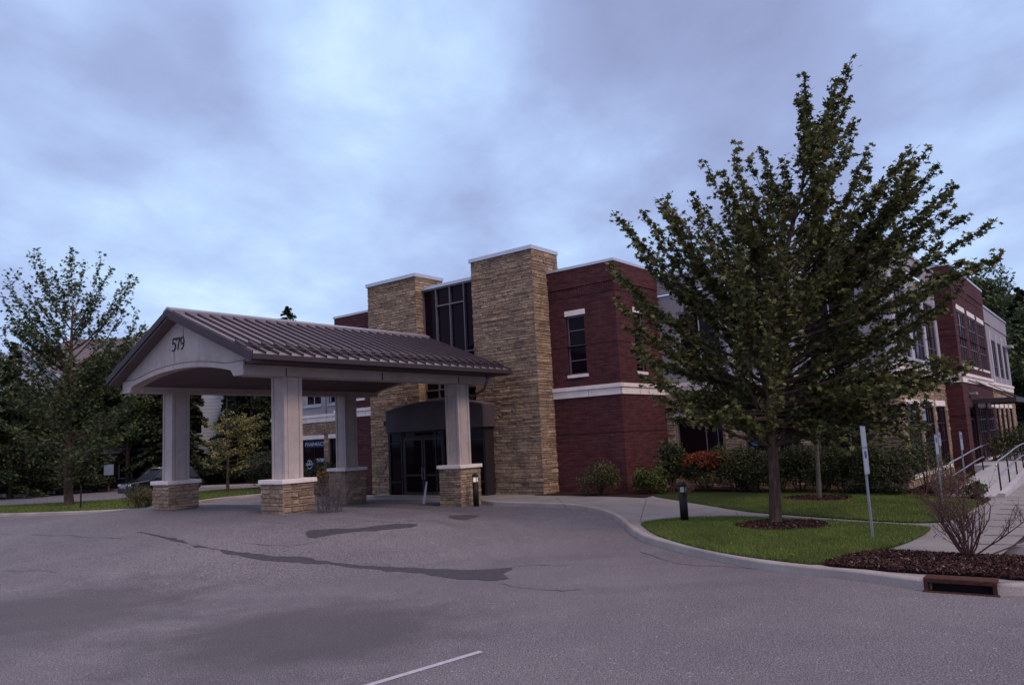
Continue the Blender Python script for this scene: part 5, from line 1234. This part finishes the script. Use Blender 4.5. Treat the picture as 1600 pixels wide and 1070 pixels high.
# ------------------------------------------------------------------ grass blades and mulch chips
def inside(P, poly):
    x, y = P[:, 0], P[:, 1]; c = np.zeros(len(P), bool); n = len(poly); j = n - 1
    for i in range(n):
        xi, yi = poly[i]; xj, yj = poly[j]; q = ((yi > y) != (yj > y)) & (x < (xj - xi) * (y - yi) / (yj - yi + 1e-12) + xi); c ^= q; j = i
    return c
def scatter(poly, n, seed, holes=()):
    rs_ = np.random.RandomState(seed); a = np.array([(p[0], p[1]) for p in poly]); lo, hi = a.min(0), a.max(0)
    P = rs_.uniform(lo, hi, (int(n * 2.4), 2)); P = P[inside(P, a)]
    for h in holes: P = P[~inside(P, np.array(h))]
    return P[:n]
def blades(name, poly, n, hgt, wd_, seed, z=.16, holes=()):
    P = scatter(poly, n, seed, holes); n = len(P); rs_ = np.random.RandomState(seed + 1); an = rs_.uniform(0, 6.283, n); hh = hgt * rs_.uniform(.5, 1.25, n)
    lean = rs_.normal(size=(n, 2)) * .45 * hh[:, None]; zz_ = np.full(n, z)
    d = np.stack([np.cos(an), np.sin(an)], 1) * wd_ / 2
    V = np.zeros((n, 3, 3)); V[:, 0, :2] = P - d; V[:, 1, :2] = P + d; V[:, 2, :2] = P + lean; V[:, 0, 2] = zz_ - .005; V[:, 1, 2] = zz_ - .005; V[:, 2, 2] = zz_ + hh
    me = bpy.data.meshes.new(name); me.vertices.add(n * 3); me.vertices.foreach_set('co', V.ravel()); me.loops.add(n * 3); me.loops.foreach_set('vertex_index', np.arange(n * 3, dtype=np.int32))
    me.polygons.add(n); me.polygons.foreach_set('loop_start', np.arange(0, n * 3, 3, dtype=np.int32)); me.update(calc_edges=True)
    me.materials.append(M["grass_blade"]); o = bpy.data.objects.new(name, me); C.objects.link(o); tag(o, "short green grass", "grass", None, 'stuff'); return o
r1 = ring(G(1222, 822, .15), .98, .96, 0); r2 = ring(TS, .9, 1.05, 0)
o = blades("grass", l1, 110000, .060, .011, 1, .16, [r1]); o['label'] = "mown green grass of the front lawn"
o = blades("grass", l2, 110000, .055, .013, 2, .16, [r2]); o['label'] = "mown green grass of the rear lawn"
liv = [p for p in li if p[0] > -32]
o = blades("grass", [(-32, G(0, 806).y)] + liv + [(-32, G(0, 794).y)], 60000, .08, .04, 3, .12); o['label'] = "green grass of the island beside the road"
def chips(poly, n, seed, z, size):
    P = scatter(poly, n, seed); rs_ = np.random.RandomState(seed); n = len(P); P3 = np.concatenate([P, (z + rs_.uniform(0, .035, n))[:, None]], 1)
    nr = rs_.normal(size=(n, 3)) * .55; nr[:, 2] = 1
    o = leaf_object("mulch_chips", "mulch_chip", P3, size, nr, None, 'needle', seed, None, None, .1, .6); tag(o, "shredded dark bark mulch", "mulch", None, 'stuff'); return o
o = chips(bedf, 26000, 5, .168, .050); o['label'] = "shredded bark mulch of the bed above the storm drain"
o = chips(ring(G(1222, 822, .15), 1.02, 1.0, 0), 5000, 6, .178, .05); o['label'] = "bark mulch ring round the big maple"
o = chips(ring(TS, .95, 1.1, 0), 3500, 7, .178, .05); o['label'] = "bark mulch ring round the small pale-barked tree"
o = chips([(p.x, p.y) for p in bed_pts], 22000, 8, .16, .075); o['label'] = "bark mulch along the building wall"

# ------------------------------------------------------------------ far things: parked car, house, little sign, stake, pole
def car(c, rz, lb):
    t = thing("parked_car", lb, "car", c, rz)
    st_ = [(-2.3, .32, .62, .80), (-2.22, .30, .92, .86), (-1.5, .28, 1.02, .92), (-.75, .28, 1.06, .93), (.6, .28, 1.06, .94), (1.7, .28, 1.04, .93), (2.15, .32, 1.0, .88), (2.3, .45, .9, .80)]
    mb = MB(); rows = []
    for x, zb, zt, hw in st_: rows.append([(x, -hw * .96, zb), (x, -hw, (zb + zt) * .5), (x, -hw * .96, zt - .06), (x, -hw * .86, zt), (x, hw * .86, zt), (x, hw * .96, zt - .06), (x, hw, (zb + zt) * .5), (x, hw * .96, zb)])
    mb.v = [q for r_ in rows for q in r_]; k = 8
    for i in range(len(rows) - 1):
        for j in range(k): a = i * k + j; b = i * k + (j + 1) % k; mb.f.append((a, b, b + k, a + k)); mb.sm.append(False)
    mb.f.append(tuple(range(k))); mb.f.append(tuple((len(rows) - 1) * k + j for j in range(k))); mb.sm += [False, False]
    body = mb.build("body", "car_paint", t, bevel=.03)
    mb = MB(); mb.hexa([(-1.1, -.86, 1.04), (2.15, -.86, 1.02), (2.15, .86, 1.02), (-1.1, .86, 1.04), (-.35, -.66, 1.62), (1.75, -.68, 1.62), (1.75, .68, 1.62), (-.35, .66, 1.62)]); mb.build("cabin", "car_glass", t, bevel=.04)
    mb = MB(); mb.hexa([(-.42, -.69, 1.615), (1.8, -.71, 1.615), (1.8, .71, 1.615), (-.42, .69, 1.615), (-.3, -.62, 1.68), (1.7, -.63, 1.68), (1.7, .63, 1.68), (-.3, .62, 1.68)])
    for (x0, x1) in ((-1.12, -.38), (.62, .66), (2.14, 1.76)):
        for s in (-1, 1): mb.tube([(x0, s * .865, 1.03), (x1, s * .685, 1.63)], .035, 6)
    mb.build("roof_panel", "car_paint", t, bevel=.02)
    for s in (-1, 1):
        mb = MB(); mb.tube([(-.3, s * .6, 1.73), (1.6, s * .6, 1.73)], .018, 6); mb.build("roof_rail", "chrome", t)
        mb = MB(); mb.box(-2.29, -2.12, s * .5, s * .8, .72, .86); mb.build("headlight", "headlight_lens", t, bevel=.02)
        mb = MB(); mb.box(-.85, -.68, s * .92, s * 1.08, 1.02, 1.18); mb.build("mirror", "car_paint", t, bevel=.02)
    mb = MB(); mb.box(-2.34, -2.28, -.42, .42, .62, .84); mb.build("grille", "chrome", t, bevel=.01)
    for x in (-1.45, 1.5):
        for s in (-1, 1):
            y = s * .84; mb = MB(); n = 20
            for k_, (r_, yy) in enumerate([]): pass
            prof = [(.22, y - .1), (.35, y - .11), (.37, y - .06), (.37, y + .06), (.35, y + .11), (.22, y + .1)]
            for i in range(n):
                a0, a1 = 2 * math.pi * i / n, 2 * math.pi * (i + 1) / n
                for (ra, ya), (rb_, yb) in zip(prof, prof[1:]): mb.poly([(x + ra * math.cos(a0), ya, .37 + ra * math.sin(a0)), (x + ra * math.cos(a1), ya, .37 + ra * math.sin(a1)), (x + rb_ * math.cos(a1), yb, .37 + rb_ * math.sin(a1)), (x + rb_ * math.cos(a0), yb, .37 + rb_ * math.sin(a0))])
            wh = mb.build("wheel", "tyre_rubber", t)
            mb = MB(); mb.add([(x + .22 * math.cos(2 * math.pi * i / n), y + s * .08, .37 + .22 * math.sin(2 * math.pi * i / n)) for i in range(n)], [tuple(range(n))]); mb.build("rim", "rim_alloy", wh)
    return t
p = at(251, 757, 54); car(Vector((p.x, p.y, .0)), R(52), "dark sport utility car with a silver roof rail, parked behind the outer canopy column")
p = G(126, 794, .12); mb = MB(); mb.box(-.03, .03, -.02, .02, -.1, 1.0); tag(mb.build("marker_stake", "black_metal", None, loc=Vector((p.x, p.y, .12))), "thin dark stake in the grass island near the maple", "stake")
p = G(170, 766, .1); t = thing("notice_sign", "small pale blank board on a thin post across the road", "sign", Vector((p.x, p.y, .1)), .1)
mb = MB(); mb.box(-.05, .05, -.04, .04, -.1, 1.6); mb.build("post", "bark", t)
mb = MB(); mb.box(-.35, .35, -.08, -.041, 1.15, 1.95); mb.build("board", "sign_back", t)
p = at(354.5, 665, 58); t = thing("lamp_post", "thin tall lamp post behind the yellow-green tree", "lamp post", Vector((p.x, p.y, .05)))
mb = MB(); mb.tube([(0, 0, 0), (0, 0, 6.4)], [.07, .045], 8); mb.build("pole", "black_metal", t); mb = MB(); mb.box(-.1, .5, -.12, .12, 6.4, 6.5); mb.build("lamp_head", "black_metal", t)
# apartment house beyond the trees
hp = at(190, 720, 72); hs_ = thing("apartment_house", "pale sided apartment house with shingled gable roofs beyond the dark trees", "house", Vector((hp.x, hp.y, 0)), R(6))
XL, XR, YD, EH, RH = -11.5, 12.0, 14, 9.3, 13.6
def wall_quad(mb, x0, x1, y, z0, z1): mb.box(x0, x1, y, y + .2, z0, z1)
mb = MB(); mb.box(XL, XR, 0, YD, 2.9, EH); mb.build("siding_wall", "lap_siding", hs_)
mb = MB(); mb.box(XL - .05, XR + .05, -.05, YD + .05, 0, 2.9); mb.build("brick_base", "house_brick", hs_)
mb = MB(); ov = .6
mb.poly([(XL - ov, -ov, EH - .1), (XR + ov, -ov, EH - .1), (XR - 3, YD / 2, RH), (XL + 4, YD / 2, RH)]); mb.poly([(XL - ov, YD + ov, EH - .1), (XR + ov, YD + ov, EH - .1), (XR - 3, YD / 2, RH), (XL + 4, YD / 2, RH)])
mb.poly([(XL - ov, -ov, EH - .1), (XL - ov, YD + ov, EH - .1), (XL + 4, YD / 2, RH)]); mb.poly([(XR + ov, -ov, EH - .1), (XR + ov, YD + ov, EH - .1), (XR - 3, YD / 2, RH)])
mb.poly([(XL - ov, -ov, EH - .12), (XR + ov, -ov, EH - .12), (XR + ov, YD + ov, EH - .12), (XL - ov, YD + ov, EH - .12)])
ro = mb.build("roof", "shingle", hs_)
for gx in (-7.6, 5.6):
    g1 = MB(); hwid = 3.4; zb = EH - .1; zt = EH + 2.6
    g1.poly([(gx - hwid, -1.2, zb), (gx, -1.2, zt), (gx, 5, zt), (gx - hwid, 1.0, zb)]); g1.poly([(gx + hwid, -1.2, zb), (gx, -1.2, zt), (gx, 5, zt), (gx + hwid, 1.0, zb)]); g1.build("gable_roof", "shingle", hs_, recalc=False)
    g2 = MB(); g2.add([(gx - hwid + .3, -.95, zb), (gx + hwid - .3, -.95, zb), (gx, -.95, zt - .25)], [(0, 1, 2)]); g2.box(gx - hwid + .5, gx + hwid - .5, -.95, .2, 0, zb - .01); g2.build("gable_front", "lap_siding", hs_, recalc=False)
    g3 = MB()
    for s in (-1, 1): g3.hexa([(gx + s * hwid, -1.26, zb - .22), (gx + s * hwid, -1.2, zb - .22), (gx, -1.2, zt - .22), (gx, -1.26, zt - .22), (gx + s * hwid, -1.26, zb + .03), (gx + s * hwid, -1.2, zb + .03), (gx, -1.2, zt + .03), (gx, -1.26, zt + .03)])
    g3.build("barge_board", "white_trim", hs_)
def house_window(x, z, w_=1.2, h_=1.5, y=-.0):
    mb = MB()
    for (a, b, c, d) in ((x - w_ / 2 - .1, x - w_ / 2, z, z + h_), (x + w_ / 2, x + w_ / 2 + .1, z, z + h_), (x - w_ / 2 - .1, x + w_ / 2 + .1, z - .12, z), (x - w_ / 2 - .1, x + w_ / 2 + .1, z + h_, z + h_ + .1), (x - .04, x + .04, z, z + h_)): mb.box(a, b, y - .14, y - .06, c, d)
    f = mb.build("window", "white_trim", hs_); g = MB(); g.box(x - w_ / 2, x + w_ / 2, y - .12, y - .07, z, z + h_); g.build("pane", "dark_glass", f)
for x in (-2.5, 1.0, 10): 
    for z in (4.2, 7.0): house_window(x, z)
for gx in (-7.6, 5.6):
    for z in (4.2, 7.0): house_window(gx, z, 2.2, 1.6, -.95)
house_window(.9, .9, 1.9, 1.5, -.1)
# second gable-ended house whose pale siding shows between the evergreens
hp = at(338, 720, 78); h2 = thing("sided_house", "narrow view of a pale lap-sided house wall between evergreens, seen under the canopy", "house", Vector((hp.x + 2, hp.y, 0)), R(3))
mb = MB(); mb.box(-4, 4, 0, 8, 0, 9.0); mb.build("siding_wall", "lap_siding", h2)
mb = MB(); mb.add([(-4.5, -.5, 8.9), (4.5, -.5, 8.9), (0, -.5, 11.2), (-4.5, 8.5, 8.9), (4.5, 8.5, 8.9), (0, 8.5, 11.2)], [(0, 1, 2), (3, 5, 4), (0, 2, 5, 3), (1, 4, 5, 2), (0, 3, 4, 1)]); mb.build("roof", "shingle", h2)
for poly, n_, sd_, lb_ in ((l1, 90, 91, "a few fallen brown leaves on the front lawn"), (l2, 70, 92, "a few fallen brown leaves on the rear lawn")):
    P = scatter(poly, n_, sd_); P3 = np.concatenate([P, np.full((len(P), 1), .21)], 1); r_ = np.random.RandomState(sd_); nr = r_.normal(size=(len(P), 3)) * .3; nr[:, 2] = 1
    tag(leaf_object("fallen_leaves", "brown_leaf", P3, .075, nr, None, 'oval', sd_), lb_, "leaves", None, 'stuff')
